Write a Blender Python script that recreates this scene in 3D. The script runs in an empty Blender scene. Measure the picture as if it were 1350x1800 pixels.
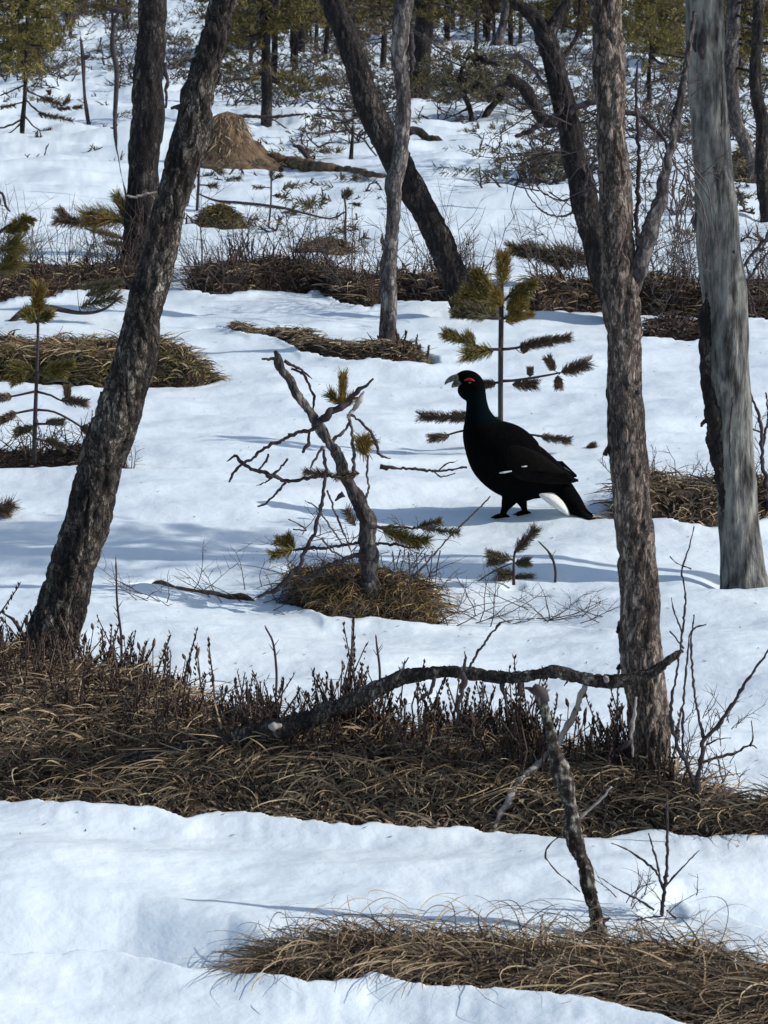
import bpy, math, random
import numpy as np
from mathutils import Vector, Matrix
R = math.radians
random.seed(7); rng = np.random.default_rng(7)
scene = bpy.context.scene

# ------------------------------------------------------------------ camera
F = 5096.0; H = 2.9; HOR = -150.0            # focal length in photo pixels, eye height, horizon row
PITCH = math.atan((900.0 - HOR) / F)
cam_d = bpy.data.cameras.new('camera'); cam = bpy.data.objects.new('camera', cam_d)
scene.collection.objects.link(cam); scene.camera = cam
cam.location = (0, 0, H); cam.rotation_euler = (R(90) - PITCH, 0, 0)
cam_d.sensor_fit = 'HORIZONTAL'; cam_d.sensor_width = 36; cam_d.lens = F / 1350 * 36
cam_d.clip_end = 5000; cam_d.clip_start = 0.1
cam_d.dof.use_dof = True; cam_d.dof.focus_distance = 13.0; cam_d.dof.aperture_fstop = 22

# ------------------------------------------------------------------ world, sun, exposure
SUN_EL, SUN_AZ = R(34), R(8)                 # elevation; azimuth from +X towards the camera
w = bpy.data.worlds.new('World'); scene.world = w; w.use_nodes = True
nt = w.node_tree; bg = nt.nodes['Background']
sky = nt.nodes.new('ShaderNodeTexSky'); sky.sky_type = 'NISHITA'; sky.sun_disc = False
sky.sun_elevation = SUN_EL; sky.sun_rotation = R(90) + SUN_AZ
sky.air_density = 1.0; sky.dust_density = 1.0; sky.ozone_density = 1.0
nt.links.new(sky.outputs[0], bg.inputs[0]); bg.inputs[1].default_value = 0.105
sd = bpy.data.lights.new('sun', 'SUN'); sun = bpy.data.objects.new('sun', sd)
scene.collection.objects.link(sun)
sd.energy = 2.7; sd.angle = R(0.55); sd.color = (1.0, 0.97, 0.92)
sv = Vector((math.cos(SUN_EL)*math.cos(SUN_AZ), -math.cos(SUN_EL)*math.sin(SUN_AZ), math.sin(SUN_EL)))
sun.rotation_euler = (-sv).to_track_quat('-Z', 'Y').to_euler(); sun.location = sv * 30
scene.view_settings.view_transform = 'Standard'; scene.view_settings.look = 'None'
scene.view_settings.gamma = 1; scene.view_settings.exposure = 0.40

# ------------------------------------------------------------------ noise
_p = rng.permutation(256); _p = np.concatenate([_p, _p, _p, _p])
_g2 = np.stack([np.cos(np.arange(256)*2.399), np.sin(np.arange(256)*2.399)], 1)
_g3 = rng.normal(size=(256, 3)); _g3 /= np.linalg.norm(_g3, axis=1)[:, None]
def _f(t): return t*t*t*(t*(t*6-15)+10)
def n2(x, y, seed=0):
    x = np.asarray(x, float) + seed*17.13; y = np.asarray(y, float) + seed*9.71
    xi = np.floor(x).astype(int); yi = np.floor(y).astype(int); xf = x-xi; yf = y-yi
    xi &= 255; yi &= 255
    def g(a, b, dx, dy):
        h = _p[_p[a & 255]+(b & 255)]; v = _g2[h]; return v[..., 0]*dx+v[..., 1]*dy
    u = _f(xf); v = _f(yf)
    a = g(xi, yi, xf, yf); b = g(xi+1, yi, xf-1, yf); c = g(xi, yi+1, xf, yf-1); d = g(xi+1, yi+1, xf-1, yf-1)
    return (a+(b-a)*u)*(1-v)+(c+(d-c)*u)*v
def n3(P, seed=0):
    P = np.asarray(P, float)+seed*7.31
    I = np.floor(P).astype(int); f = P-I; I &= 255; u = _f(f); r = 0
    for dx in (0, 1):
        for dy in (0, 1):
            for dz in (0, 1):
                h = _p[_p[_p[(I[..., 0]+dx) & 255]+((I[..., 1]+dy) & 255)]+((I[..., 2]+dz) & 255)]
                v = _g3[h]; d = v[..., 0]*(f[..., 0]-dx)+v[..., 1]*(f[..., 1]-dy)+v[..., 2]*(f[..., 2]-dz)
                wt = (u[..., 0] if dx else 1-u[..., 0])*(u[..., 1] if dy else 1-u[..., 1])*(u[..., 2] if dz else 1-u[..., 2])
                r = r+wt*d
    return r
def sst(a, b, x):
    t = np.clip((x-a)/(b-a), 0, 1); return t*t*(3-2*t)

# ------------------------------------------------------------------ terrain
def Zb(x, y):
    x = np.asarray(x, float); y = np.asarray(y, float)
    z = .085*n2(x/3.1, y/2.6, 1)+.080*n2(x/1.4, y/.8, 2)+.044*n2(x/.62, y/.34, 3)+.012*n2(x/.2, y/.14, 4)+.004*n2(x/.08, y/.06, 7)
    far = sst(22, 60, y)
    z = z*(1+2.2*far)
    z = z+sst(130, 500, np.hypot(x, y))*26        # the land rises gently behind the wood
    return z
def ray(px, py):
    u = (px-675)/F; v = (900-py)/F; c, s = math.cos(PITCH), math.sin(PITCH)
    return np.array([u, c+v*s, -s+v*c])
def G(px, py, zf=None):                       # pixel -> point on the ground
    d = ray(px, py); z = 0.0
    for _ in range(8):
        t = (H-z)/(-d[2]); z = float((zf or Zb)(d[0]*t, d[1]*t))
    return np.array([d[0]*t, d[1]*t, z])
def at(px, py, Y):                            # pixel -> point at world depth Y
    d = ray(px, py); t = Y/d[1]; return np.array([d[0]*t, Y, H+d[2]*t])
def mpp(Y): return Y*1.02/F                   # metres per photo pixel at depth Y

# melted-out patches: near edge (crisp snow lip) and far edge, in photo pixels on the snow surface
PATCH = {
 'front': dict(near=[(-260,1405),(-100,1412),(0,1417),(100,1415),(190,1419),(280,1430),(325,1443),(370,1438),(430,1433),(490,1443),(560,1454),(650,1457),(760,1461),(870,1466),(960,1478),(1060,1482),(1130,1468),(1190,1472),(1280,1476),(1350,1475),(1500,1470)],
     far=[(-260,1155),(0,1165),(130,1185),(250,1215),(330,1260),(430,1300),(560,1305),(700,1310),(850,1315),(1000,1350),(1100,1385),(1170,1405),(1230,1445),(1350,1462),(1500,1464)], d=.17, m=.10),
 'corner': dict(near=[(450,1716),(480,1722),(540,1736),(600,1730),(645,1723),(720,1738),(800,1746),(870,1743),(960,1752),(1060,1768),(1130,1788),(1230,1812),(1350,1830),(1600,1850)],
     far=[(450,1712),(480,1700),(560,1680),(700,1668),(850,1672),(1000,1672),(1150,1655),(1350,1690),(1600,1720)], d=.13, m=.03),
 'stump': dict(near=[(490,1066),(530,1073),(570,1087),(650,1092),(720,1100),(755,1102),(775,1102)],
     far=[(490,1058),(530,1042),(570,1028),(650,1022),(720,1030),(755,1055),(775,1090)], d=.12, m=.12),
 'thin': dict(near=[(225,1030),(270,1033),(350,1050),(440,1062),(480,1064)], far=[(225,1026),(270,1022),(350,1032),(440,1050),(480,1055)], d=.06, m=.03),
 'right': dict(near=[(1065,914),(1090,916),(1150,918),(1260,920),(1350,915),(1500,910)], far=[(1065,908),(1090,885),(1150,862),(1260,860),(1350,870),(1500,880)], d=.12, m=.12),
 'band': dict(near=[(-200,545),(0,540),(100,515),(200,512),(300,512),(380,519),(470,514),(560,518),(600,536),(650,543),(700,532),(800,532),(870,540),(950,550),(1060,553),(1130,558),(1240,562),(1350,564),(1500,566)],
     far=[(-200,500),(0,495),(100,485),(200,485),(300,485),(380,488),(470,488),(560,490),(600,500),(650,505),(700,502),(800,503),(870,505),(950,505),(1060,508),(1130,510),(1240,515),(1350,515),(1500,515)], d=.20, m=.16, gap=1),
 'moss': dict(near=[(-200,665),(0,674),(100,680),(170,684),(190,688),(240,686),(300,684),(345,684),(385,672)],
     far=[(-200,630),(0,628),(100,632),(170,640),(190,645),(240,655),(300,662),(345,668),(385,668)], d=.16, m=.20),
 'low': dict(near=[(380,578),(440,590),(485,596),(530,622),(560,624),(600,633),(640,635),(700,634),(775,632)],
     far=[(380,574),(440,578),(485,580),(530,590),(560,596),(600,603),(640,608),(700,612),(775,628)], d=.12, m=.08),
 'left': dict(near=[(-200,815),(0,820),(80,818),(150,822),(200,820),(240,820)], far=[(-200,790),(0,790),(80,785),(150,790),(200,800),(240,815)], d=.10, m=.05),
 'log': dict(near=[(318,402),(360,404),(400,404),(445,402)], far=[(318,385),(360,384),(400,388),(445,398)], d=.12, m=.16),
 'smear': dict(near=[(490,446),(540,447),(600,450),(650,448)], far=[(490,442),(540,436),(600,436),(650,444)], d=.08, m=.10),
 'right_low': dict(near=[(1120,594),(1160,598),(1200,600),(1240,598),(1300,596)], far=[(1120,585),(1160,578),(1200,576),(1240,578),(1300,590)], d=.14, m=.10),
 'far_right': dict(near=[(1285,315),(1320,316),(1400,318)], far=[(1285,300),(1320,296),(1400,298)], d=.2, m=.25),
}
# snow-only hollows: a crisp crest with a lower snow field right behind it
HOLLOW = [dict(near=[(-300,1682),(0,1684),(100,1682),(190,1676),(250,1690),(320,1706),(405,1714),(480,1726)],
               far=[(-300,1540),(0,1540),(100,1540),(190,1550),(250,1560),(320,1580),(405,1600),(480,1650)], d=.13),
          dict(near=[(1130,1600),(1200,1590),(1270,1612),(1350,1640),(1500,1650)], far=[(1130,1560),(1200,1540),(1270,1550),(1350,1560),(1500,1570)], d=.06),
          dict(near=[(230,1190),(300,1196),(450,1205)], far=[(230,1120),(300,1120),(450,1150)], d=.03),
          dict(near=[(790,1104),(880,1100),(1000,1104),(1085,1108)], far=[(790,1040),(880,1030),(1000,1040),(1085,1060)], d=.06),
          dict(near=[(-200,826),(0,828),(200,828),(420,836)], far=[(-200,740),(0,740),(200,745),(420,760)], d=.05),
          dict(near=[(1160,1022),(1250,1020),(1350,1024),(1500,1024)], far=[(1160,940),(1250,945),(1350,950),(1500,950)], d=.06),
          dict(near=[(280,545),(420,560),(600,560),(1060,575)], far=[(280,520),(420,525),(600,540),(1060,560)], d=.05)]
for P in HOLLOW: P['fade'] = .4
for P in list(PATCH.values())+HOLLOW:
    a = np.array([G(*q) for q in P['near']]); b = np.array([G(*q) for q in P['far']])
    P['nx'], P['ny'] = a[:, 0], a[:, 1]; P['fx'], P['fy'] = b[:, 0], b[:, 1]
    P['sc'] = np.mean(a[:, 1])/10
WELLS = [(*G(px, py)[:2], wr, wd) for px, py, wr, wd in ((1308,1010,.22,.06),(242,490,.3,.09),(822,545,.3,.08),(682,616,.16,.05),(468,222,.4,.12),(736,175,.6,.15),(1352,392,.25,.08),(1332,312,.3,.1),(617,280,.25,.06),(880,795,.07,.03),(39,238,.25,.08),(156,214,.2,.05),(1165,1608,.06,.03),(903,1028,.05,.03))]
def local(P, x, y, rag=1.0):
    e = np.interp(x, P['nx'], P['ny']); f = np.interp(x, P['fx'], P['fy'])
    jit = rag*P['sc']*(.05*n2(x*7/P['sc'], x*0+3.3, 5)+.03*n2(x*19/P['sc'], x*0+1.3, 6))
    s0 = y-e; jit = jit*np.exp(-np.maximum(s0, 0)/(.12*P['sc'])); s = s0-jit; L = np.maximum(f-e, .06)
    w0 = P.get('fade', .12)*P['sc']
    end = sst(P['nx'][0]-w0, P['nx'][0]+w0, x)*(1-sst(P['nx'][-1]-w0, P['nx'][-1]+w0, x))
    if P.get('gap'): end = end*(.04+.96*sst(-.46, -.30, n2(x*1.15, x*0+5.5, 57)+.12*n2(x*4, y*1.5, 58)))
    return s, L, end
def snowz(x, y):
    x = np.asarray(x, float); y = np.asarray(y, float); z = Zb(x, y)
    for P in PATCH.values():
        s, L, end = local(P, x, y); k = P['sc']
        rag = .12*n2(x*5/k, y*3/k, 8)+.08*n2(x*14/k, y*10/k, 9)
        dip = sst(0, .05*k, s)*(1-sst(.65, 1.15, s/L+rag))
        z = z-P['d']*dip*end+.018*np.exp(-((s+.03)/.09)**2)*end
    for wx, wy, wr, wd in WELLS:
        d2 = ((x-wx)**2+(y-wy)**2)/wr**2; z = z-wd*np.exp(-d2*d2)*(1+.5*n2(x*9, y*9, 33))
    for P in HOLLOW:
        s, L, end = local(P, x, y, .6); k = P['sc']
        z = z-P['d']*sst(0, .09*k, s)*(1-sst(.1, 1, s/L))*end+.012*np.exp(-(s/.12)**2)*end
    return z
def soilz(P, x, y):
    s, L, end = local(P, x, y); t = np.clip(s/L, 0, 1.3)
    prof = sst(0, .45, t)*(1-sst(.7, 1.15, t)); k = P['sc']
    n = .25*n2(x*4/k, y*4/k, 11)+.15*n2(x*11/k, y*11/k, 12)
    z = Zb(x, y)-.09*k+(.07*k+P['m'])*prof*end*(1+n)+.03*k*n
    return z-.12*k*(1-end)-.05*k*sst(1, 1.3, s/L)-.04*k*(s < 0)
def topz(x, y):
    z = snowz(x, y)
    for P in PATCH.values():
        s, L, end = local(P, x, y)
        z = np.where((s > -.1) & (s < L*1.4) & (end > .02), np.maximum(z, soilz(P, x, y)), z)
    return z
def GS(px, py): return G(px, py, topz)

# ------------------------------------------------------------------ mesh builder
col = scene.collection
class MB:
    def __init__(s): s.v = []; s.q = []; s.t = []; s.n = 0
    def add(s, v, q=None, t=None):
        v = np.asarray(v, float).reshape(-1, 3)
        if q is not None and len(q): s.q.append(np.asarray(q, int)+s.n)
        if t is not None and len(t): s.t.append(np.asarray(t, int)+s.n)
        s.v.append(v); s.n += len(v); return s
    def build(s, name, mat, parent=None, smooth=True):
        v = np.concatenate(s.v) if s.v else np.zeros((0, 3))
        if parent is not None:
            org = parent.get('_o'); v = v-np.array(org)
        q = np.concatenate(s.q) if s.q else np.zeros((0, 4), int)
        t = np.concatenate(s.t) if s.t else np.zeros((0, 3), int)
        me = bpy.data.meshes.new(name)
        me.vertices.add(len(v)); me.vertices.foreach_set('co', v.astype(np.float32).ravel())
        me.loops.add(q.size+t.size); me.loops.foreach_set('vertex_index', np.concatenate([q.ravel(), t.ravel()]).astype(np.int32))
        me.polygons.add(len(q)+len(t))
        st = np.concatenate([np.arange(len(q))*4, q.size+np.arange(len(t))*3]).astype(np.int32)
        me.polygons.foreach_set('loop_start', st)
        me.update(calc_edges=True); me.validate()
        me.polygons.foreach_set('use_smooth', np.full(len(me.polygons), smooth)); me.update()
        me.materials.append(mat)
        o = bpy.data.objects.new(name, me); col.objects.link(o)
        if parent is not None: o.parent = parent; o['_o'] = parent['_o']
        return o
    # tapered tube through points
    def tube(s, pts, rad, sides=6, res=None, disp=None, cap=True, wob=0):
        pts = np.asarray(pts, float); rad = np.asarray(rad, float)
        if res:                                            # Catmull-Rom resample every res metres
            P = np.vstack([2*pts[0]-pts[1], pts, 2*pts[-1]-pts[-2]]); o = []; rr = []
            for i in range(len(pts)-1):
                n = max(2, int(np.linalg.norm(pts[i+1]-pts[i])/res))
                t = np.arange(n)/n; t = t[:, None]; a, b, c, d = P[i], P[i+1], P[i+2], P[i+3]
                o.append(.5*(2*b+(c-a)*t+(2*a-5*b+4*c-d)*t**2+(3*b-a-3*c+d)*t**3)); rr.append(rad[i]+(rad[i+1]-rad[i])*t[:, 0])
            pts = np.vstack(o+[pts[-1:]]); rad = np.concatenate(rr+[rad[-1:]])
        if wob:
            e_ = np.minimum(1, np.arange(len(pts))/4.)[:, None]; fq = .35/max(.004, float(rad.mean()))
            pts = pts+wob*rad[:, None]*e_*np.stack([n3(pts*fq, 31), n3(pts*fq, 37), n3(pts*fq, 41)], 1)*2
            rad = rad*(1+wob*.75*n3(pts*fq*1.3, 43))
        n = len(pts); T = np.gradient(pts, axis=0); T /= np.linalg.norm(T, axis=1)[:, None]+1e-9
        U = np.zeros((n, 3)); r0 = np.array([1., 0, 0]) if abs(T[0, 0]) < .8 else np.array([0., 1, 0])
        u = r0-T[0]*(r0@T[0]); u /= np.linalg.norm(u)
        for i in range(n):
            u = u-T[i]*(u@T[i]); u /= np.linalg.norm(u)+1e-9; U[i] = u
        W = np.cross(T, U); a = np.arange(sides)*2*np.pi/sides
        D = U[:, None, :]*np.cos(a)[None, :, None]+W[:, None, :]*np.sin(a)[None, :, None]
        rr = np.repeat(rad[:, None], sides, 1)
        if disp: rr = disp(pts, D, rr)
        V = pts[:, None, :]+D*rr[..., None]
        i = np.arange(n-1)[:, None]*sides; j = np.arange(sides)[None, :]; k = (j+1) % sides
        q = np.stack([i+j, i+k, i+sides+k, i+sides+j], -1).reshape(-1, 4)
        t = None
        V = V.reshape(-1, 3)
        if cap:
            V = np.vstack([V, pts[0], pts[-1]+T[-1]*rad[-1]*.3]); b = n*sides; jj = np.arange(sides); kk = (jj+1) % sides
            t = np.vstack([np.stack([kk, jj, jj*0+b], 1), np.stack([(n-1)*sides+jj, (n-1)*sides+kk, jj*0+b+1], 1)])
        return s.add(V, q, t)
    # many thin curved ribbons at once
    def ribbons(s, base, head, L, alpha, width, K=6, droop=None, curl=None):
        N = len(base); t = np.linspace(0, 1, K+1)[None, :]
        L = np.asarray(L)[:, None]; al = np.asarray(alpha)[:, None]
        dr = (np.asarray(droop) if droop is not None else np.zeros(N))[:, None]
        cu = (np.asarray(curl) if curl is not None else np.zeros(N))[:, None]
        h = head[:, None]+cu*t
        hx, hy = np.cos(h), np.sin(h)
        x = base[:, 0:1]+hx*L*t*np.cos(al); y = base[:, 1:2]+hy*L*t*np.cos(al)
        z = base[:, 2:3]+L*np.sin(al)*t-dr*L*t*t
        P = np.stack([x, y, z], -1)
        T = np.gradient(P, axis=1); T /= np.linalg.norm(T, axis=-1, keepdims=True)+1e-9
        rv = rng.normal(size=(N, 1, 3)); rv[..., 1] *= .4
        S = np.cross(T, rv); S = np.cross(S, T)+0*S; S /= np.linalg.norm(S, axis=-1, keepdims=True)+1e-9
        wd = (np.asarray(width)[:, None]*(1-.75*t**2))[..., None]*.5
        V = np.stack([P-S*wd, P+S*wd], 2).reshape(-1, 3)
        b = (np.arange(N)*(K+1)*2)[:, None]; k = (np.arange(K)*2)[None, :]
        q = np.stack([b+k, b+k+1, b+k+3, b+k+2], -1).reshape(-1, 4)
        return s.add(V, q)
    # bottle brush of needles along a shoot
    def brush(s, a, b, r, n=140, w=.0022, lean=.9, flat=1.0, bare=0.):
        a = np.asarray(a, float); b = np.asarray(b, float); ax = b-a; L = np.linalg.norm(ax); ax /= L+1e-9
        t = bare+(1-bare)*rng.random(n)**.85; p = a+(b-a)*t[:, None]
        d = rng.normal(size=(n, 3)); d[:, 2] *= flat; d -= (d@ax)[:, None]*ax; d /= np.linalg.norm(d, axis=1)[:, None]
        d = d+ax*(lean*(.6+.8*rng.random(n)))[:, None]; d /= np.linalg.norm(d, axis=1)[:, None]
        ln = r*(1.1+.5*rng.random(n)); e = p+d*ln[:, None]
        sd_ = np.cross(d, rng.normal(size=(n, 3))); sd_ /= np.linalg.norm(sd_, axis=1)[:, None]
        ww = w*(.7+.6*rng.random(n))[:, None]*.5
        V = np.stack([p-sd_*ww, p+sd_*ww, e+sd_*ww*.4, e-sd_*ww*.4], 1).reshape(-1, 3)
        return s.add(V, np.arange(4*n).reshape(-1, 4))

# ------------------------------------------------------------------ materials
def mat(name, stops, scale=(8, 8, 8), noise=6., rough=.85, bump=.3, bdist=.004, isl=False, detail=8, spec=.25, mode='noise', bscale=None, trans=0):
    m = bpy.data.materials.new(name); m.use_nodes = True; t = m.node_tree; b = t.nodes['Principled BSDF']
    tc = t.nodes.new('ShaderNodeTexCoord'); mp = t.nodes.new('ShaderNodeMapping'); mp.inputs['Scale'].default_value = scale
    t.links.new(tc.outputs['Object'], mp.inputs[0])
    nz = t.nodes.new('ShaderNodeTexNoise'); nz.inputs['Scale'].default_value = noise; nz.inputs['Detail'].default_value = detail; nz.inputs['Roughness'].default_value = .62
    t.links.new(mp.outputs[0], nz.inputs[0])
    rp = t.nodes.new('ShaderNodeValToRGB'); cr = rp.color_ramp
    while len(cr.elements) < len(stops): cr.elements.new(.5)
    for e, (p, c) in zip(cr.elements, stops): e.position = p; e.color = (*c, 1)
    src = nz.outputs[0]
    if isl:
        g = t.nodes.new('ShaderNodeNewGeometry'); mx = t.nodes.new('ShaderNodeMath'); mx.operation = 'MULTIPLY_ADD'
        mx.inputs[1].default_value = .6; t.links.new(g.outputs['Random Per Island'], mx.inputs[0])
        m2 = t.nodes.new('ShaderNodeMath'); m2.operation = 'MULTIPLY_ADD'; m2.inputs[1].default_value = .8; m2.inputs[2].default_value = -.2
        t.links.new(nz.outputs[0], m2.inputs[0]); t.links.new(m2.outputs[0], mx.inputs[2]); src = mx.outputs[0]
    if mode == 'plates':
        vo = t.nodes.new('ShaderNodeTexVoronoi'); vo.feature = 'DISTANCE_TO_EDGE'; vo.inputs['Scale'].default_value = noise*1.1
        wv = t.nodes.new('ShaderNodeMixRGB'); wv.inputs[0].default_value = .12
        t.links.new(mp.outputs[0], wv.inputs[1]); t.links.new(nz.outputs[1], wv.inputs[2]); t.links.new(wv.outputs[0], vo.inputs[0])
        mr = t.nodes.new('ShaderNodeMapRange'); mr.inputs[2].default_value = .22; mr.inputs[3].default_value = 0; mr.inputs[4].default_value = 1
        mr.inputs[1].default_value = 0
        t.links.new(vo.outputs[0], mr.inputs[0])
        mm = t.nodes.new('ShaderNodeMath'); mm.operation = 'MULTIPLY'
        m3 = t.nodes.new('ShaderNodeMath'); m3.operation = 'MULTIPLY_ADD'; m3.inputs[1].default_value = .55; m3.inputs[2].default_value = .45
        t.links.new(mr.outputs[0], m3.inputs[0]); t.links.new(m3.outputs[0], mm.inputs[0]); t.links.new(src, mm.inputs[1])
        lg = t.nodes.new('ShaderNodeTexNoise'); lg.inputs['Scale'].default_value = noise*.32; lg.inputs['Detail'].default_value = 3; t.links.new(mp.outputs[0], lg.inputs[0])
        lr = t.nodes.new('ShaderNodeMapRange'); lr.inputs[1].default_value = .36; lr.inputs[2].default_value = .66; lr.inputs[3].default_value = .6; lr.inputs[4].default_value = 1.25; t.links.new(lg.outputs[0], lr.inputs[0])
        m4 = t.nodes.new('ShaderNodeMath'); m4.operation = 'MULTIPLY'; t.links.new(mm.outputs[0], m4.inputs[0]); t.links.new(lr.outputs[0], m4.inputs[1]); src = m4.outputs[0]
    if mode == 'mod':                                # broad weathering patches over the grain
        mq = t.nodes.new('ShaderNodeMapping'); mq.inputs['Scale'].default_value = (1, 1, .45); t.links.new(tc.outputs['Object'], mq.inputs[0])
        lg = t.nodes.new('ShaderNodeTexNoise'); lg.inputs['Scale'].default_value = 11; lg.inputs['Detail'].default_value = 5; t.links.new(mq.outputs[0], lg.inputs[0])
        lr = t.nodes.new('ShaderNodeMapRange'); lr.inputs[1].default_value = .33; lr.inputs[2].default_value = .68; lr.inputs[3].default_value = -.13; lr.inputs[4].default_value = .13; t.links.new(lg.outputs[0], lr.inputs[0])
        m4 = t.nodes.new('ShaderNodeMath'); t.links.new(src, m4.inputs[0]); t.links.new(lr.outputs[0], m4.inputs[1]); src = m4.outputs[0]
    t.links.new(src, rp.inputs[0]); t.links.new(rp.outputs[0], b.inputs['Base Color'])
    b.inputs['Roughness'].default_value = rough; b.inputs['Specular IOR Level'].default_value = spec
    if bump:
        n_2 = t.nodes.new('ShaderNodeTexNoise'); n_2.inputs['Scale'].default_value = bscale or noise*3; n_2.inputs['Detail'].default_value = 6
        t.links.new(mp.outputs[0], n_2.inputs[0])
        ad = t.nodes.new('ShaderNodeMath'); ad.operation = 'ADD'; t.links.new(n_2.outputs[0], ad.inputs[0]); t.links.new(src, ad.inputs[1])
        bp = t.nodes.new('ShaderNodeBump'); bp.inputs['Strength'].default_value = bump; bp.inputs['Distance'].default_value = bdist
        t.links.new(ad.outputs[0], bp.inputs['Height']); t.links.new(bp.outputs[0], b.inputs['Normal'])
    return m
M = {}
M['snow'] = mat('snow', [(.3, (.70, .785, .83)), (.7, (.785, .85, .88))], (1, 1, 1), 2.0, .5, .4, .010, spec=.35, bscale=30)
M['bark'] = mat('pine_bark', [(.14, (.010, .008, .008)), (.26, (.034, .028, .026)), (.40, (.095, .079, .067)), (.54, (.19, .162, .135)), (.68, (.38, .35, .30))], (1, 1, .42), 32, .9, 1, .018, mode='plates')
M['bark_dark'] = mat('dark_bark', [(.14, (.008, .007, .008)), (.32, (.020, .016, .016)), (.50, (.048, .040, .036)), (.66, (.13, .11, .095))], (1, 1, .4), 24, .9, 1, .016, mode='plates')
M['bark_brown'] = mat('brown_bark', [(.13, (.014, .011, .010)), (.24, (.06, .046, .040)), (.36, (.16, .125, .105)), (.52, (.30, .24, .205)), (.66, (.42, .35, .30))], (1, 1, .33), 34, .88, 1, .018, mode='plates')
M['grey_wood'] = mat('weathered_grey_wood', [(.28, (.020, .018, .017)), (.40, (.075, .072, .068)), (.52, (.155, .152, .142)), (.66, (.27, .26, .225))], (1, 1, .2), 34, .9, 1, .016, bscale=60, detail=12, mode='mod')
M['pale_wood'] = mat('pale_dead_wood', [(.25, (.13, .10, .09)), (.5, (.32, .28, .25)), (.75, (.5, .46, .42))], (1, 1, .2), 30, .85, .5, .004)
M['grey_bark'] = mat('grey_bark', [(.12, (.016, .013, .015)), (.28, (.05, .043, .043)), (.45, (.12, .105, .10)), (.62, (.24, .22, .20))], (1, 1, .35), 26, .9, .7, .006, mode='plates')
M['twig'] = mat('dark_twig', [(.3, (.020, .015, .020)), (.6, (.055, .042, .045)), (.8, (.11, .085, .08))], (1, 1, 1), 14, .8, .3, .002)
M['twig_grey'] = mat('grey_twig', [(.3, (.04, .032, .036)), (.6, (.11, .09, .09)), (.8, (.22, .19, .18))], (1, 1, 1), 20, .8, .4, .002)
M['lichen'] = mat('lichened_bark', [(.38, (.016, .012, .011)), (.52, (.045, .036, .030)), (.60, (.22, .21, .18)), (.70, (.42, .41, .35))], (1, 1, .7), 48, .95, .9, .006)
M['straw'] = mat('dry_straw', [(.12, (.030, .019, .012)), (.34, (.135, .092, .056)), (.57, (.28, .20, .125)), (.84, (.48, .38, .24))], (1, 1, 1), 5, .7, 0, isl=True)
M['straw_gold'] = mat('golden_straw', [(.1, (.03, .018, .008)), (.40, (.12, .078, .032)), (.66, (.24, .165, .07)), (.9, (.44, .33, .18))], (1, 1, 1), 5, .7, 0, isl=True)
M['heath'] = mat('heath_stems', [(.1, (.018, .012, .012)), (.5, (.060, .038, .032)), (.85, (.15, .105, .080))], (1, 1, 1), 5, .75, 0, isl=True)
M['moss'] = mat('moss', [(.1, (.03, .024, .009)), (.5, (.12, .095, .03)), (.85, (.26, .21, .09))], (1, 1, 1), 5, .8, 0, isl=True)
M['needle'] = mat('olive_needles', [(.1, (.045, .037, .012)), (.5, (.13, .105, .028)), (.85, (.28, .225, .07))], (1, 1, 1), 6, .6, 0, isl=True)
M['needle_gold'] = mat('yellowed_needles', [(.1, (.07, .045, .012)), (.5, (.22, .15, .035)), (.85, (.40, .29, .09))], (1, 1, 1), 6, .6, 0, isl=True)
M['needle_dark'] = mat('dull_needles', [(.1, (.040, .035, .022)), (.5, (.10, .086, .050)), (.85, (.22, .19, .115))], (1, 1, 1), 6, .6, 0, isl=True)
M['needle_brown'] = mat('brown_needles', [(.1, (.04, .026, .018)), (.5, (.11, .075, .05)), (.85, (.24, .17, .11))], (1, 1, 1), 6, .6, 0, isl=True)
M['far_green'] = mat('far_green_needles', [(.1, (.024, .022, .008)), (.5, (.080, .066, .019)), (.85, (.20, .155, .045))], (1, 1, 1), 3, .7, 0, isl=True)
M['soil'] = mat('peat', [(.3, (.012, .008, .006)), (.55, (.04, .026, .018)), (.8, (.11, .075, .05))], (1, 1, 1), 14, .95, .8, .02)
M['stump'] = mat('rotten_root_wood', [(.32, (.03, .020, .014)), (.46, (.095, .060, .038)), (.60, (.17, .115, .065)), (.78, (.27, .20, .11))], (1, 1, .35), 7, .9, .8, .03)
M['bird'] = mat('black_plumage', [(.3, (.0012, .0012, .0013)), (.7, (.003, .003, .0033))], (1, 1, 1), 40, .9, .5, .003, spec=.02)
M['neck'] = mat('green_blue_neck', [(.3, (.003, .008, .010)), (.7, (.006, .020, .024))], (1, 1, 1), 60, .5, .4, .002, spec=.3)
M['wing'] = mat('brown_black_wing', [(.35, (.002, .0017, .0016)), (.7, (.006, .0047, .0042))], (1, 1, 1), 50, .8, .6, .003, spec=.06)
M['white'] = mat('white_feathers', [(.3, (.55, .55, .52)), (.7, (.75, .75, .72))], (1, 1, 1), 50, .8, .3, .002)
M['bill'] = mat('ivory_bill', [(.40, (.03, .028, .02)), (.62, (.18, .165, .12))], (1, 1, 1), 60, .5, .2, .001)
M['red'] = mat('red_comb', [(.3, (.22, .008, .008)), (.7, (.38, .014, .014))], (1, 1, 1), 60, .6, .4, .001)
M['eye'] = mat('dark_eye', [(.3, (.01, .006, .004)), (.7, (.02, .012, .008))], (1, 1, 1), 10, .15, 0, spec=.6)

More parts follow.
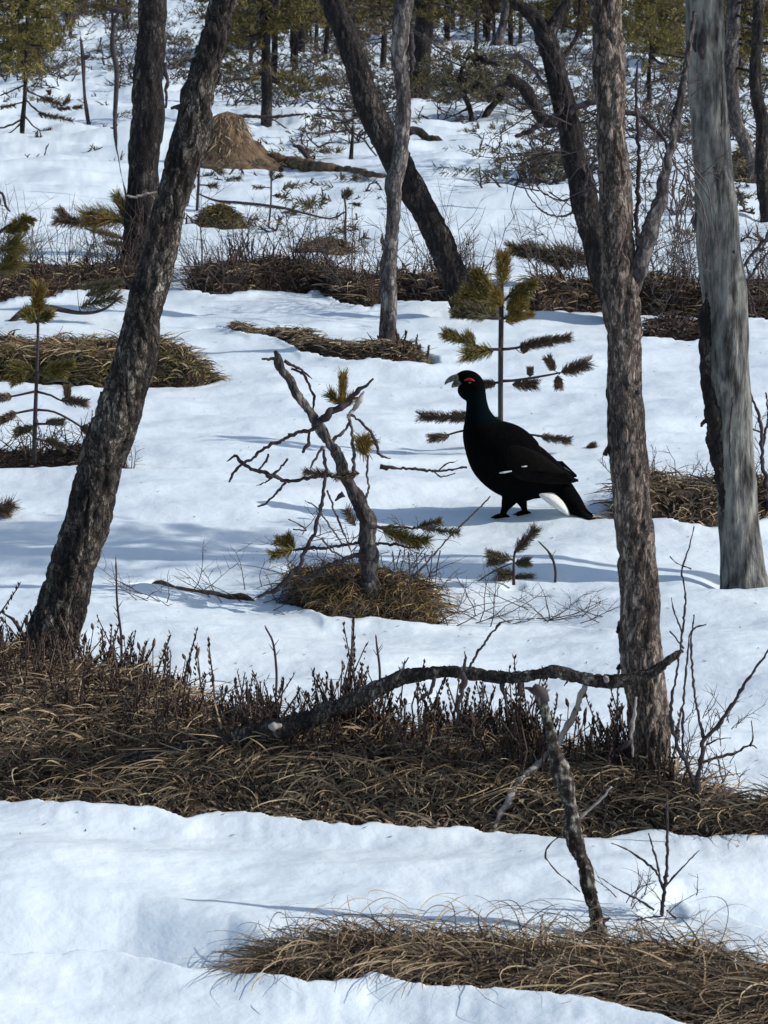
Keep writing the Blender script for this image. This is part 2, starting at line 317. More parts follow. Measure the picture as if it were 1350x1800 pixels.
# ------------------------------------------------------------------ tagging
def tag(o, label=None, cat=None, group=None, kind=None):
    if label: o['label'] = label
    if cat: o['category'] = cat
    if group: o['group'] = group
    if kind: o['kind'] = kind
    return o
def thing(name, loc, label, cat, group=None):
    o = bpy.data.objects.new(name, None); col.objects.link(o); o.location = tuple(loc); o.empty_display_size = .1
    o['_o'] = [float(c) for c in loc]; return tag(o, label, cat, group)

# ------------------------------------------------------------------ snow and soil sheets
def sheet(name, X, Y, Z, m, keep=None):
    n, k = X.shape; mb = MB(); idx = np.arange(n*k).reshape(n, k)
    q = np.stack([idx[:-1, :-1], idx[:-1, 1:], idx[1:, 1:], idx[1:, :-1]], -1).reshape(-1, 4)
    if keep is not None: q = q[keep[:-1, :-1].ravel()]
    mb.add(np.stack([X, Y, Z], -1).reshape(-1, 3), q); return mb.build(name, m)
pyr = np.arange(2150, -25, -2.1); ys = F*H/(pyr-HOR)*1.0
ys = np.concatenate([np.linspace(.5, ys[0]-.1, 30), ys, np.geomspace(ys[-1]*1.03, 2500, 50)])
tt = np.concatenate([-np.geomspace(6, .2, 40), np.arange(-.165, .165, .00055), np.geomspace(.2, 6, 40)])
XX = tt[None, :]*ys[:, None]; YY = np.repeat(ys[:, None], len(tt), 1)
tag(sheet('snow_ground', XX, YY, snowz(XX, YY), M['snow']), 'old settled snow with soft hollows covering the bog', kind='structure')
del XX, YY
for nm, P in PATCH.items():
    x0, x1 = P['nx'][0]-.2, P['nx'][-1]+.2; y0, y1 = P['ny'].min()-.3, P['fy'].max()+.4*P['sc']
    st_ = .012*P['sc']*(1.5 if x1-x0 > 4 else 1)
    gx, gy = np.meshgrid(np.arange(x0, x1, st_), np.arange(y0, y1, st_))
    tag(sheet('peat_ground', gx, gy, soilz(P, gx, gy), M['soil']), 'bare dark peat where the snow has melted', kind='structure')

# ------------------------------------------------------------------ ground cover
def sample(P, n, lo=0.0, hi=1.0, xr=None, thr=-.012):
    out = []
    a, b = (P['nx'][0], P['nx'][-1]) if xr is None else xr
    while sum(map(len, out)) < n:
        x = rng.uniform(a, b, n); e = np.interp(x, P['nx'], P['ny']); f = np.interp(x, P['fx'], P['fy'])
        y = e+(f-e)*rng.uniform(lo, hi, n); zs = soilz(P, x, y); zn = snowz(x, y)
        k = zs > zn+thr; 
        if k.sum() == 0 and len(out) > 20: break
        out.append(np.stack([x, y, np.maximum(zs, zn-.01)], 1)[k])
        if len(out) > 60: break
    o = np.concatenate(out)[:n]; return o
def straw(mb, P, n, L=(.10, .34), w=.005, lo=.08, hi=1.0, xr=None, bias=None, up=(.15, 1.2), droop=(.3, 1.1), K=7):
    p = sample(P, n, lo, hi, xr); n = len(p)
    if n == 0: return
    k = P['sc']
    h = 2*np.pi*(n2(p[:, 0]*3.3/k, p[:, 1]*3.3/k, 21)*2.2)+rng.normal(0, 1.3, n)
    if bias is not None: h = bias+rng.normal(0, .6, n)
    sd_ = p[:, 1]-np.interp(p[:, 0], P['nx'], P['ny']); nr = (sd_ < max(L)*1.1) & (np.sin(h) < .1)
    h = np.where(nr, np.abs(np.arctan2(np.sin(h), np.cos(h)))*.9+.15, h)
    Ls = rng.uniform(*L, n)*np.where(sd_ < .15*k, .7, 1); al = rng.uniform(*up, n); dr = rng.uniform(*droop, n)*np.sin(al)*1.0+.05
    mb.ribbons(p, h, Ls, al, w*rng.uniform(.5, 1.5, n), K, dr, rng.normal(0, .7, n))
def stems(mb, P, n, hgt=(.07, .20), w=.004, lo=.3, hi=1.05, xr=None, tip=True, lean=.25, leaf=1.0):
    p = sample(P, n, lo, hi, xr, -.03)
    for q in p:
        cl = float(n2(q[0]*5/P['sc'], q[1]*3/P['sc'], 77))
        if cl < random.gauss(-.05, .12): continue
        h = random.uniform(*hgt)*(.55+.9*random.random()**2+1.2*max(0, cl)); d = np.array([random.gauss(0, lean), random.gauss(0, lean), 1.]); e = q+d*h
        m_ = (q+e)/2+np.array([random.gauss(0, .1)*h, 0, 0])
        mb.tube([q-np.array([0, 0, .02]), m_, e], [w*.55, w*.5, w*.3], 4, cap=False)
        if tip:                                    # small upright leaf clusters
            for t in np.arange(.45, 1.01, .09/max(.5, leaf)):
                b = q+(e-q)*t
                for _ in range(3):
                    a = random.uniform(0, 6.28); l = random.uniform(.008, .017)*leaf
                    dd = np.array([math.cos(a)*.45, math.sin(a)*.45, 1.])*l
                    s_ = np.array([-math.sin(a), math.cos(a), 0])*l*.22
                    mb.add([b, b+dd*.5-s_, b+dd, b+dd*.5+s_], [[0, 1, 2, 3]])
def twiggy(mb, p, d, L, r, depth=2, wob=.25, nb=3):
    p = np.asarray(p, float); d = np.asarray(d, float); d = d/np.linalg.norm(d); pts = [p]; n = 5
    for i in range(n):
        d = d+rng.normal(0, wob, 3)*np.array([1, .8, .6]); d /= np.linalg.norm(d); pts.append(pts[-1]+d*L/n)
    mb.tube(pts, np.linspace(r, r*.35, n+1), 5 if r > .004 else 4)
    if depth > 0:
        for _ in range(nb):
            i = random.randint(1, n-1); s_ = d+rng.normal(0, .75, 3); s_[2] = abs(s_[2])*.7+.1*d[2]
            twiggy(mb, pts[i], s_, L*random.uniform(.3, .6), r*.55, depth-1, wob, nb)
def cover(name, mb, m, label): return tag(mb.build(name, m), label, kind='stuff')

P1 = PATCH['front']; gx = lambda px, py: float(G(px, py)[0])
b = MB(); straw(b, P1, 15000, (.07, .26), .0048, .08, 1.0, up=(.1, 1.1)); straw(b, P1, 2500, (.12, .34), .0062, .1, .8, up=(.1, .8))
straw(b, P1, 5000, (.06, .2), .005, .2, 1.1, xr=(P1['nx'][0], gx(400, 1250)), up=(.2, 1.2))
straw(b, P1, 420, (.12, .32), .0075, .1, 1.0, up=(.05, .7), droop=(.05, .35), K=5)
straw(b, P1, 7000, (.02, .05), .013, .1, 1.05, up=(-.2, 1.3), K=3)
cover('dry_grass', b, M['straw'], 'tangled brown dry grass of the wide front hummock')
b = MB(); straw(b, P1, 6500, (.05, .2), .006, .0, 1.0, up=(.1, 1.4)); stems(b, P1, 1500, (.05, .15), .006, .35, 1.08, xr=(P1['nx'][0], gx(1185, 1440)))
stems(b, P1, 420, (.08, .20), .007, .8, 1.12, xr=(P1['nx'][0], gx(1185, 1440)), leaf=1.5)
stems(b, P1, 380, (.08, .24), .006, .55, 1.1, xr=(gx(500, 1300), gx(1080, 1300)), leaf=1.4)
for k in range(85):                                # stems ending in a dark spindle head
    q = sample(P1, 1, .55, 1.1, thr=-.03, xr=(P1['nx'][0], gx(1185, 1440)))[0]; h = random.uniform(.08, .22); e = q+np.array([random.gauss(0, .2)*h, 0, h]); d = np.array([random.gauss(0, .25), 0, 1])
    b.tube([q-np.array([0, 0, .02]), (q+e)/2, e], [.0022, .002, .0016], 4); l = random.uniform(.02, .045); b.tube([e, e+d*l*.35, e+d*l*.75, e+d*l], [.002, .0065, .005, .0008], 6)
for k in range(60):
    q = sample(P1, 1, .5, 1.0, xr=(gx(430, 1300), gx(1100, 1300)))[0]; twiggy(b, q, (random.gauss(0, .5), 0, 1), random.uniform(.08, .24), .003, 2)
cover('heather', b, M['heath'], 'dark heather stems with small upright leaves on the front hummock')
P2 = PATCH['corner']
b = MB(); straw(b, P2, 5200, (.07, .22), .0042, .1, 1.1, up=(.05, .6)); straw(b, P2, 2800, (.15, .36), .0042, .1, 1.1, bias=math.pi*.93, up=(.05, .5))
straw(b, P2, 130, (.3, .6), .0028, .5, 1.1, xr=(gx(480, 1700), gx(1250, 1700)), up=(.4, 1.3), droop=(.7, 1.1), K=14)
straw(b, P2, 60, (.25, .45), .0028, .2, 1.1, xr=(gx(430, 1700), gx(640, 1700)), bias=2.9, up=(.4, 1.), droop=(.6, 1.), K=14)
straw(b, P2, 2500, (.02, .05), .010, .1, 1.05, up=(-.2, 1.3), K=3); straw(b, P2, 160, (.12, .3), .006, .15, 1.0, up=(.05, .7), droop=(.05, .35), K=5)
straw(b, P2, 260, (.12, .34), .003, .4, 1.1, up=(.5, 1.4), droop=(.6, 1.2), K=12)
cover('dry_grass', b, M['straw'], 'flattened brown sedge in the bottom right corner')
b = MB(); straw(b, P2, 3000, (.04, .12), .006, .0, 1.1, up=(.1, 1.4))
cover('heather', b, M['heath'], 'dark low stems under the sedge in the bottom right corner')
P3 = PATCH['stump']
b = MB(); straw(b, P3, 5200, (.08, .24), .005, .0, .95, xr=(gx(520, 1060), gx(755, 1060)), up=(.2, 1.3), droop=(.7, 1.25))
straw(b, P3, 500, (.08, .2), .004, .0, 1.0, xr=(gx(720, 1060), gx(800, 1060)))
cover('dry_grass', b, M['straw_gold'], 'golden brown grass tussock at the foot of the crooked dead tree')
b = MB(); straw(b, P3, 1500, (.04, .12), .005, .0, 1.0, xr=(gx(430, 1060), gx(760, 1060))); 
for k in range(55):
    q = sample(P3, 1, .1, 1.0, thr=-.05)[0]; twiggy(b, q, (random.gauss(0, 1), 0, .8), random.uniform(.1, .3), .0028, 2)
for k in range(26):
    q = GS(random.uniform(240, 520), random.uniform(1040, 1062)); twiggy(b, q, (random.gauss(0, 1.4), 0, .45), random.uniform(.1, .28), .0022, 1)
for k in range(24):
    q = GS(random.uniform(760, 1060), random.uniform(1070, 1102)); twiggy(b, q, (random.gauss(0, 1.2), 0, .4), random.uniform(.12, .3), .0026, 2)
cover('fine_twigs', b, M['twig_grey'], 'thin grey twigs lying about the foot of the crooked dead tree')
PR = PATCH['right']
b = MB(); straw(b, PR, 4200, (.08, .24), .006, .0, 1.0, up=(.1, 1.1)); cover('dry_grass', b, M['straw'], 'brown grass hummock behind the tail of the bird')
b = MB(); 
for k in range(40):
    q = sample(PR, 1, .2, 1.0)[0]; twiggy(b, q, (random.gauss(0, .6), 0, 1), random.uniform(.08, .25), .003, 2)
cover('fine_twigs', b, M['twig_grey'], 'thin grey twigs standing on the hummock behind the bird')
PB = PATCH['band']
b = MB(); straw(b, PB, 9000, (.05, .20), .010, .0, 1.0, up=(.2, 1.4)); stems(b, PB, 420, (.08, .20), .009, .1, 1.1, leaf=1.4)
for k in range(230):
    q = sample(PB, 1, .2, 1.1)[0]; twiggy(b, q, (random.gauss(0, .35), 0, 1), random.uniform(.2, .7), .0042, 2, .14)
bt = MB()
for k in range(520):
    q = sample(PB, 1, .15, 1.15, thr=-.06)[0]; 
    if n2(q[0]*1.3, 3.1, 90) < random.gauss(-.1, .15): continue
    twiggy(bt, q, (random.gauss(0, .4), 0, 1), random.uniform(.15, .6), .0038, 2, .16)
cover('standing_twigs', bt, M['twig_grey'], 'thin upright grey twigs standing all along the middle heather band')
cover('heather', b, M['heath'], 'long band of dark heather across the middle of the snow')
b = MB(); straw(b, PB, 7500, (.08, .28), .009, .0, .9, up=(.1, 1.)); cover('dry_grass', b, M['straw'], 'brown grass among the heather band across the middle')
PM = PATCH['moss']
b = MB(); straw(b, PM, 9000, (.05, .2), .008, .0, 1.0, up=(.1, 1.2)); cover('moss', b, M['moss'], 'olive green moss on the hummock behind the near left trunk')
b = MB(); straw(b, PM, 5000, (.1, .3), .008, .0, 1.0, up=(.1, 1.)); cover('dry_grass', b, M['straw'], 'brown grass on the hummock behind the near left trunk')
PL = PATCH['low']
b = MB(); straw(b, PL, 3800, (.05, .16), .007, .0, 1.0, up=(.1, .8)); cover('dry_grass', b, M['straw'], 'flattened pale brown grass at the foot of the slender grey tree')
b = MB(); stems(b, PL, 120, (.06, .16), .007, .1, 1., xr=(gx(640, 630), gx(775, 630)), leaf=1.6); cover('heather', b, M['heath'], 'few dark stems at the foot of the slender grey tree')
PF = PATCH['left']
b = MB(); straw(b, PF, 1600, (.04, .14), .006, .0, 1.0); stems(b, PF, 80, (.06, .18), .006, .1, 1.)
for k in range(60):
    q = sample(PF, 1, .1, 1.0, thr=-.04)[0]; twiggy(b, q, (random.gauss(0, .7), 0, 1), random.uniform(.1, .3), .0035, 2)
cover('heather', b, M['heath'], 'low dark twigs under the small pine at the left edge')
for nm, m_, lb in (('log', 'moss', 'green moss on the low mound behind the near left trunk'), ('smear', 'straw', 'thin strip of dry grass showing through snow beyond the heather band'),
                   ('right_low', 'heath', 'dark heather strip between the two right trunks'), ('far_right', 'straw', 'brown grass at the foot of the thin tree at the right edge')):
    b = MB(); straw(b, PATCH[nm], 2600, (.05, .2), .009 if nm != 'far_right' else .016, .0, 1.0, up=(.1, 1.2)); cover({'moss': 'moss', 'straw': 'dry_grass', 'heath': 'heather'}[m_], b, M[m_], lb)

# litter of needles and bark on the snow
b = MB()
for k in range(800):
    py = 150+1350*random.random()**1.4; q = G(random.uniform(-60, 1410), py, snowz); s_ = random.uniform(.003, .011)*(1+q[1]/40)
    a = random.uniform(0, 3.14); d = np.array([math.cos(a), math.sin(a), 0])*s_; e = np.array([-d[1], d[0], 0])*.2; q = q+np.array([0, 0, .003])
    b.add([q-d, q-e, q+d+np.array([0, 0, .003]), q+e], [[0, 1, 2, 3]])
cover('needle_litter', b, M['twig'], 'specks of bark and needles fallen on the snow')

# ------------------------------------------------------------------ trees traced from the photograph
def bark_disp(amp, zs=.35, fr=30, lump=.06, seed=0, ridge=True):
    def f(pts, D, rr):
        Q = pts[:, None, :]+D*rr[..., None]; Q = Q.copy(); Q[..., 2] *= zs
        a = n3(Q*fr, seed); b_ = n3(Q*fr*2.3, seed+1); c = n3(Q*6, seed+2)
        r = np.clip(np.abs(a)*6, 0, 1)*1.5-1 if ridge else a
        return rr*(1+lump*c*2)+amp*(r*.8+b_*.5-.3)
    return f
def path(pl, Y):
    n = len(pl); Ys = Y if hasattr(Y, '__len__') else [Y]*n
    if len(Ys) != n: Ys = np.interp(np.linspace(0, 1, n), np.linspace(0, 1, len(Ys)), Ys)
    pts = [at(a, b_, y) for (a, b_, w_), y in zip(pl, Ys)]; return pts, [w_/2*mpp(y) for (a, b_, w_), y in zip(pl, Ys)]
def trunk(root, pl, Y, m, amp=.006, sides=56, res=.012, seed=0, name='trunk', fr=30, zs=.35, lump=.05, wob=.12):
    pts, rad = path(pl, Y)
    p0 = pts[0]-np.array([(pts[1][0]-pts[0][0])*.2, 0, .16]); pts = [p0]+pts; rad = [rad[0]*1.15]+list(rad)
    b_ = MB(); b_.tube(pts, rad, sides, res, bark_disp(amp, zs, fr, lump, seed), wob=wob); return b_.build(name, M[m], root)
def limb(root, pl, Y, m='twig', name='branch', sides=8, amp=.0015, res=.012, par=None):
    pts, rad = path(pl, Y); b_ = MB(); b_.tube(pts, rad, sides, res, bark_disp(amp, .6, 40, .12, random.randint(0, 99)), wob=.9 if max(rad) < .02 else .4); return b_.build(name, M[m], par or root)
def pine_crown(root, base, top, r, n=160, m='far_green'):            # upper limbs and needle clumps of a tall pine
    base = np.array(base); top = np.array(top); b_ = MB(); t_ = MB()
    for i in range(n):
        t = (i+.5)/n; c = base+(top-base)*t; a = random.uniform(0, 6.28); l = r*(1-.7*t)*random.uniform(.35, 1)
        e = c+np.array([math.cos(a)*l, math.sin(a)*l, random.uniform(-.1, .25)])
        if i % 3 == 0: t_.tube([c, (c+e)/2+np.array([0, 0, -.03]), e], [.018, .012, .005], 5)
        for _ in range(3):
            q = e+rng.normal(0, .1, 3); b_.brush(q, q+np.array([math.cos(a), math.sin(a), .5])*.12, .06, 26, .006)
    t_.build('limbs', M['bark_dark'], root); b_.build('crown', M[m], root)
def ext(pl, Y, z, wtop):                                            # carry a traced trunk on above the picture to height z
    (x0, y0, w0), (x1, y1, w1) = pl[-2], pl[-1]; a = at(x0, y0, Y); c = at(x1, y1, Y); k = (z-c[2])/(c[2]-a[2])
    k *= 1; e = c+(c-a)*k*np.array([.6, .6, 1]); return c, e

# near left leaning pine
Y = G(90, 1185)[1]; r_ = thing('pine_tree', GS(90, 1175), 'leaning pine with rough dark bark rising from the front hummock at left', 'tree')
plA = [(72,1185,118),(86,1145,98),(105,1080,90),(124,1000,84),(150,920,78),(166,850,76),(187,780,78),(208,730,76),(219,690,70),(238,630,72),(252,560,62),(266,500,64),(287,430,56),(293,390,56),(304,350,56),(318,300,58),(334,250,66),(345,200,60),(357,150,48),(368,100,46),(379,50,46),(392,0,50),(410,-60,48)]
trunk(r_, plA, Y, 'bark', .013, 72, .011, 3)
c, e = ext(plA, Y, 4.6, 20); b_ = MB(); b_.tube([c-np.array([0, 0, .05]), (c+e)/2, e], [.045, .035, .015], 12, .05); b_.build('upper_trunk', M['bark_brown'], r_); pine_crown(r_, (c+e)/2, e+np.array([0, 0, .2]), .8, 70)
limb(r_, [(352,80,14),(343,130,30),(332,180,26),(322,240,22),(312,300,18)], Y+.03, 'bark_dark', 'bark_flap', 14, .006)
limb(r_, [(326,186,14),(314,189,10),(302,190,5)], Y, 'twig', 'branch_stub')
limb(r_, [(383,82,8),(386,120,10),(384,150,5)], Y, 'twig', 'branch_stub')
limb(r_, [(345,96,6),(334,99,5),(325,94,3)], Y, 'pale_wood', 'branch_stub')
limb(r_, [(236,505,10),(226,500,8),(218,488,5)], Y, 'twig', 'branch_stub'); limb(r_, [(182,690,12),(176,708,9),(178,720,4)], Y, 'twig', 'branch_stub')
limb(r_, [(48,1130,10),(36,1105,8),(18,1085,5),(-5,1072,3)], Y-.1, 'twig', 'branch')
# straight trunk behind it
Y = G(242, 492)[1]; r_ = thing('pine_tree', GS(242, 490), 'straight dark pine trunk just behind the near left leaning pine', 'tree')
plB = [(243,490,66),(247,440,62),(249,400,58),(250,350,56),(252,300,52),(254,250,56),(258,200,58),(262,150,54),(264,100,52),(266,50,48),(268,0,48),(270,-60,46)]
trunk(r_, plB, Y, 'bark_dark', .016, 48, .03, 9, fr=16)
c, e = ext(plB, Y, 8, 20); b_ = MB(); b_.tube([c-np.array([0, 0, .1]), (c+e)/2, e], [.10, .08, .03], 12, .1); b_.build('upper_trunk', M['bark_brown'], r_); pine_crown(r_, (c+e)/2, e, 1.4, 90)
limb(r_, [(290,110,6),(293,140,7),(291,190,5)], Y-.2, 'twig', 'branch_stub'); limb(r_, [(222,344,4),(240,346,5),(262,340,4),(275,338,2)], Y-.25, 'pale_wood', 'branch')
# dark diagonal tree in the middle
Y = G(822, 548)[1]; r_ = thing('pine_tree', GS(822, 545), 'dark tree leaning diagonally to the left, its foot behind the small pine', 'tree')
plC = [(838,570,62),(818,535,52),(800,490,50),(783,450,48),(765,410,48),(745,370,46),(725,335,48),(706,300,50),(690,265,52),(668,225,48),(650,190,46),(637,150,44),(624,110,42),(607,60,40),(588,20,38),(572,-20,38),(550,-70,36)]
trunk(r_, plC, Y, 'bark_dark', .014, 48, .03, 14, fr=18)
c, e = ext(plC, Y, 7, 20); b_ = MB(); b_.tube([c-np.array([0, 0, .1]), (c+e)/2, e], [.07, .05, .02], 10, .1); b_.build('upper_trunk', M['bark_brown'], r_)
b_ = MB()
for k in range(900):
    q = at(random.uniform(800, 875), random.uniform(520, 575), Y-.15+random.uniform(-.1, .15)); b_.brush(q, q+rng.normal(0, .02, 3), .03, 4, .006)
b_.build('moss', M['moss'], r_)
# slender grey tree
Y = G(682, 618)[1]; r_ = thing('dead_tree', GS(682, 618), 'slender grey tree crossing in front of the diagonal trunk', 'tree')
plD = [(681,622,42),(681,590,32),(684,540,30),(682,490,30),(686,440,26),(690,400,24),(692,350,26),(690,325,30),(700,290,28),(706,240,26),(710,200,26),(708,150,26),(703,110,28),(704,60,30),(710,0,32),(716,-50,30)]
trunk(r_, plD, Y, 'grey_bark', .008, 40, .022, 22, fr=22)
c, e = ext(plD, Y, 6, 20); b_ = MB(); b_.tube([c-np.array([0, 0, .1]), (c+e)/2, e], [.06, .04, .01], 10, .1); b_.build('upper_trunk', M['grey_bark'], r_)
limb(r_, [(676,440,10),(672,425,7),(671,410,3)], Y, 'grey_bark', 'branch_stub'); limb(r_, [(722,60,8),(726,110,10),(722,130,4)], Y, 'twig', 'branch_stub')
limb(r_, [(690,600,5),(672,612,4),(655,620,3)], Y-.1, 'pale_wood', 'branch')
# forked dark tree
Y = G(1080, 570)[1]; r_ = thing('dead_tree', GS(1080, 568), 'dark forked tree with crooked limbs rising from behind the brown trunk', 'tree')
plE = [(1095,575,60),(1080,520,58),(1062,470,54),(1046,420,50),(1032,370,48),(1020,320,46),(1008,270,42),(1000,220,40),(990,180,40),(978,130,38),(968,90,36),(958,62,38),(944,35,28),(925,18,24),(905,5,18),(890,-30,14)]
trunk(r_, plE, Y, 'bark_dark', .013, 44, .026, 31, fr=18)
limb(r_, [(960,60,30),(978,40,26),(990,15,22),(1005,-20,20),(1020,-70,16)], Y, 'bark_dark', 'branch', 16, .006)
limb(r_, [(985,215,16),(965,212,20),(950,200,22),(935,175,20),(920,155,20),(905,140,22),(893,135,14)], Y-.1, 'bark_dark', 'branch', 14, .006)
limb(r_, [(960,205,9),(945,222,9),(925,232,8),(905,240,5)], Y-.15, 'twig', 'branch'); limb(r_, [(925,165,8),(910,150,7),(880,150,6),(862,165,4)], Y-.1, 'twig', 'branch')
limb(r_, [(1000,200,12),(1020,185,12),(1045,180,10),(1075,172,8)], Y-.1, 'twig', 'branch'); limb(r_, [(990,175,8),(960,150,7),(935,118,8),(915,102,7),(890,98,5),(860,105,3)], Y, 'twig_grey', 'branch')
limb(r_, [(970,205,7),(985,195,6),(992,183,4)], Y-.12, 'twig', 'branch')
limb(r_, [(1025,345,8),(1035,300,6),(1050,280,4)], Y-.1, 'twig', 'branch'); limb(r_, [(1030,290,6),(1046,330,5),(1058,340,4)], Y-.1, 'twig', 'branch')
limb(r_, [(1020,365,4),(990,380,4),(955,372,3),(930,345,3),(920,325,2)], Y, 'twig_grey', 'branch'); limb(r_, [(1015,345,3),(985,352,3),(950,335,3),(935,305,2)], Y, 'twig_grey', 'branch')
b_ = MB()
for k in range(46): q = at(random.uniform(900, 1075), random.uniform(180, 345), Y+random.uniform(-.6, .6)); twiggy(b_, q, (random.gauss(0, 1), random.gauss(0, .4), random.gauss(0, .6)), random.uniform(.2, .7), .006, 2, .3)
b_.build('dead_twigs', M['twig'], r_)
# brown trunk on the right, with its fork
Y = G(1148, 1405)[1]; YF = Y; r_ = thing('pine_tree', GS(1148, 1400), 'brown flaking trunk standing at the right end of the front hummock', 'tree')
plF = [(1148,1410,98),(1145,1370,84),(1142,1310,78),(1139,1250,78),(1133,1190,78),(1127,1120,74),(1124,1050,70),(1119,980,66),(1112,900,66),(1107,830,68),(1101,770,68),(1100,700,62),(1098,640,60),(1094,580,60),(1090,520,64),(1085,460,60),(1084,400,54),(1080,340,54),(1077,280,52),(1073,220,50),(1072,160,52),(1071,110,56),(1070,60,52),(1064,10,54),(1060,-50,52)]
trunk(r_, plF, Y, 'bark_brown', .009, 72, .009, 41)
c, e = ext(plF, Y, 4.4, 20); b_ = MB(); b_.tube([c-np.array([0, 0, .05]), (c+e)/2, e], [.048, .035, .012], 12, .05); b_.build('upper_trunk', M['bark_brown'], r_); pine_crown(r_, (c+e)/2, e, .7, 60)
limb(r_, [(1094,560,22),(1110,520,26),(1122,475,28),(1132,440,28),(1142,400,28),(1155,365,28),(1165,330,22),(1174,290,18),(1184,240,15),(1190,200,16),(1200,150,12),(1210,90,9),(1222,20,7)], [Y, Y-.02, Y+.05, Y+.25], 'grey_bark', 'fork', 24, .005)
limb(r_, [(1178,280,8),(1165,240,8),(1140,215,8),(1110,200,10),(1085,190,8)], Y+.15, 'twig', 'branch'); limb(r_, [(1125,470,9),(1118,400,8),(1122,330,8),(1122,250,7),(1118,180,6),(1120,110,4)], Y+.1, 'twig', 'branch')
limb(r_, [(1155,200,5),(1165,230,6),(1185,250,6)], Y+.2, 'twig', 'branch')
limb(r_, [(1074,780,12),(1070,790,11),(1066,800,8)], Y, 'bark_dark', 'bark_flap'); limb(r_, [(1093,1095,16),(1088,1105,12),(1084,1112,6)], Y, 'bark_dark', 'bark_flap'); limb(r_, [(1100,1165,12),(1092,1172,12),(1085,1178,6)], Y, 'bark_dark', 'bark_flap')
limb(r_, [(1118,1225,6),(1114,1260,7),(1110,1290,6),(1113,1330,4)], Y-.1, 'pale_wood', 'branch'); limb(r_, [(1110,1300,8),(1098,1312,8),(1090,1318,4)], Y-.1, 'twig', 'branch_stub')
for (a, bb) in ((1085,168),(1088,335),(1100,565),(1122,690),(1078,440)): 
    q = at(a, bb, Y-.045); b_ = MB(); b_.tube([q+np.array([0, .03, 0]), q, q+np.array([0, -.006, 0])], [.008, .009, .004], 8); b_.build('knot', M['twig'], r_)
b_ = MB()
for k in range(80): q = at(random.uniform(1105, 1215), random.uniform(150, 520), Y+random.uniform(.0, .6)); twiggy(b_, q, (random.gauss(0, .5), random.gauss(0, .3), random.choice((-1, .7))), random.uniform(.06, .2), .0022, 2, .35)
for k in range(14):
    q = at(random.uniform(1180, 1215), random.uniform(260, 330), Y+random.uniform(.1, .4)); pp = [q]
    for i in range(6): pp.append(pp[-1]+np.array([random.gauss(.008, .014), 0, -.045]))
    b_.tube(pp, np.linspace(.003, .0012, 7), 4, .01)
b_.build('dead_twigs', M['twig_grey'], r_)
# thick grey snag
Y = G(1308, 1012)[1]; r_ = thing('dead_tree', GS(1308, 1010), 'thick smooth grey dead trunk with a dark split along its left side', 'tree')
plG = [(1308,1030,84),(1303,1000,78),(1301,940,72),(1297,870,70),(1292,800,74),(1286,730,76),(1280,660,78),(1275,600,78),(1272,540,76),(1270,480,76),(1265,420,74),(1258,360,70),(1252,300,66),(1249,240,64),(1246,180,62),(1243,120,62),(1240,60,64),(1239,0,64),(1238,-60,62)]
trunk(r_, plG, Y, 'grey_wood', .0055, 80, .014, 51, fr=17, zs=.13, lump=.05)
c, e = ext(plG, Y, 4.2, 20); b_ = MB(); b_.tube([c-np.array([0, 0, .05]), (c+e)/2, e], [.08, .07, .03], 16, .05, bark_disp(.006, .1, 20)); b_.build('upper_trunk', M['grey_wood'], r_)
limb(r_, [(1246,500,8),(1240,560,22),(1240,620,26),(1246,680,26),(1252,740,28),(1258,790,26),(1268,850,20),(1274,920,10)], Y-.045, 'bark_dark', 'bark_flap', 18, .008)
limb(r_, [(1245,735,12),(1238,742,9),(1233,750,4)], Y-.03, 'twig', 'branch_stub'); limb(r_, [(1228,375,12),(1222,388,16),(1228,400,14),(1236,415,6)], Y, 'twig', 'branch_stub')
limb(r_, [(1238,52,8),(1233,70,14),(1232,92,10),(1238,105,4)], Y-.068, 'twig', 'cavity', 10); limb(r_, [(1222,60,5),(1219,78,9),(1222,92,4)], Y-.06, 'twig', 'cavity', 10)
limb(r_, [(1206,112,8),(1203,130,12),(1208,145,6)], Y, 'twig', 'branch_stub')
for (a, bb) in ((1244,8),(1255,295),(1257,378),(1289,443),(1268,378)):
    q = at(a, bb, Y-.085*.85); b_ = MB(); b_.tube([q+np.array([0, .03, 0]), q, q+np.array([0, -.006, 0])], [.007, .009, .004], 8); b_.build('knot', M['twig'], r_)
# crack lines
limb(r_, [(1288,560,2.5),(1292,640,3),(1288,700,3),(1283,760,3),(1284,820,2)], Y-.085, 'twig', 'crack', 5, 0); limb(r_, [(1268,90,2),(1270,180,3),(1266,240,2.5),(1262,290,2)], Y-.072, 'twig', 'crack', 5, 0)
# trees at right edge
Y = G(1352, 392)[1]; r_ = thing('pine_tree', GS(1352, 392), 'thin dark trunk at the very right edge of the snow', 'tree')
plH = [(1349,395,26),(1344,340,26),(1339,280,24),(1340,220,24),(1332,180,22),(1327,140,20),(1330,80,20),(1334,0,20),(1338,-80,18)]
trunk(r_, plH, Y, 'bark_dark', .012, 32, .04, 61, fr=12)
Y = G(1345, 312)[1]; r_ = thing('pine_tree', GS(1330, 312), 'brownish trunk bending right, beside the thin dark trunk at right edge', 'tree')
plI = [(1335,318,34),(1322,280,24),(1308,250,24),(1294,215,24),(1286,180,26),(1285,130,26),(1288,60,26),(1292,-20,24)]
trunk(r_, plI, Y, 'grey_bark', .014, 32, .05, 62, fr=10)
pine_crown(r_, at(1292, 120, Y), at(1300, -260, Y), 1.6, 110, 'far_green')

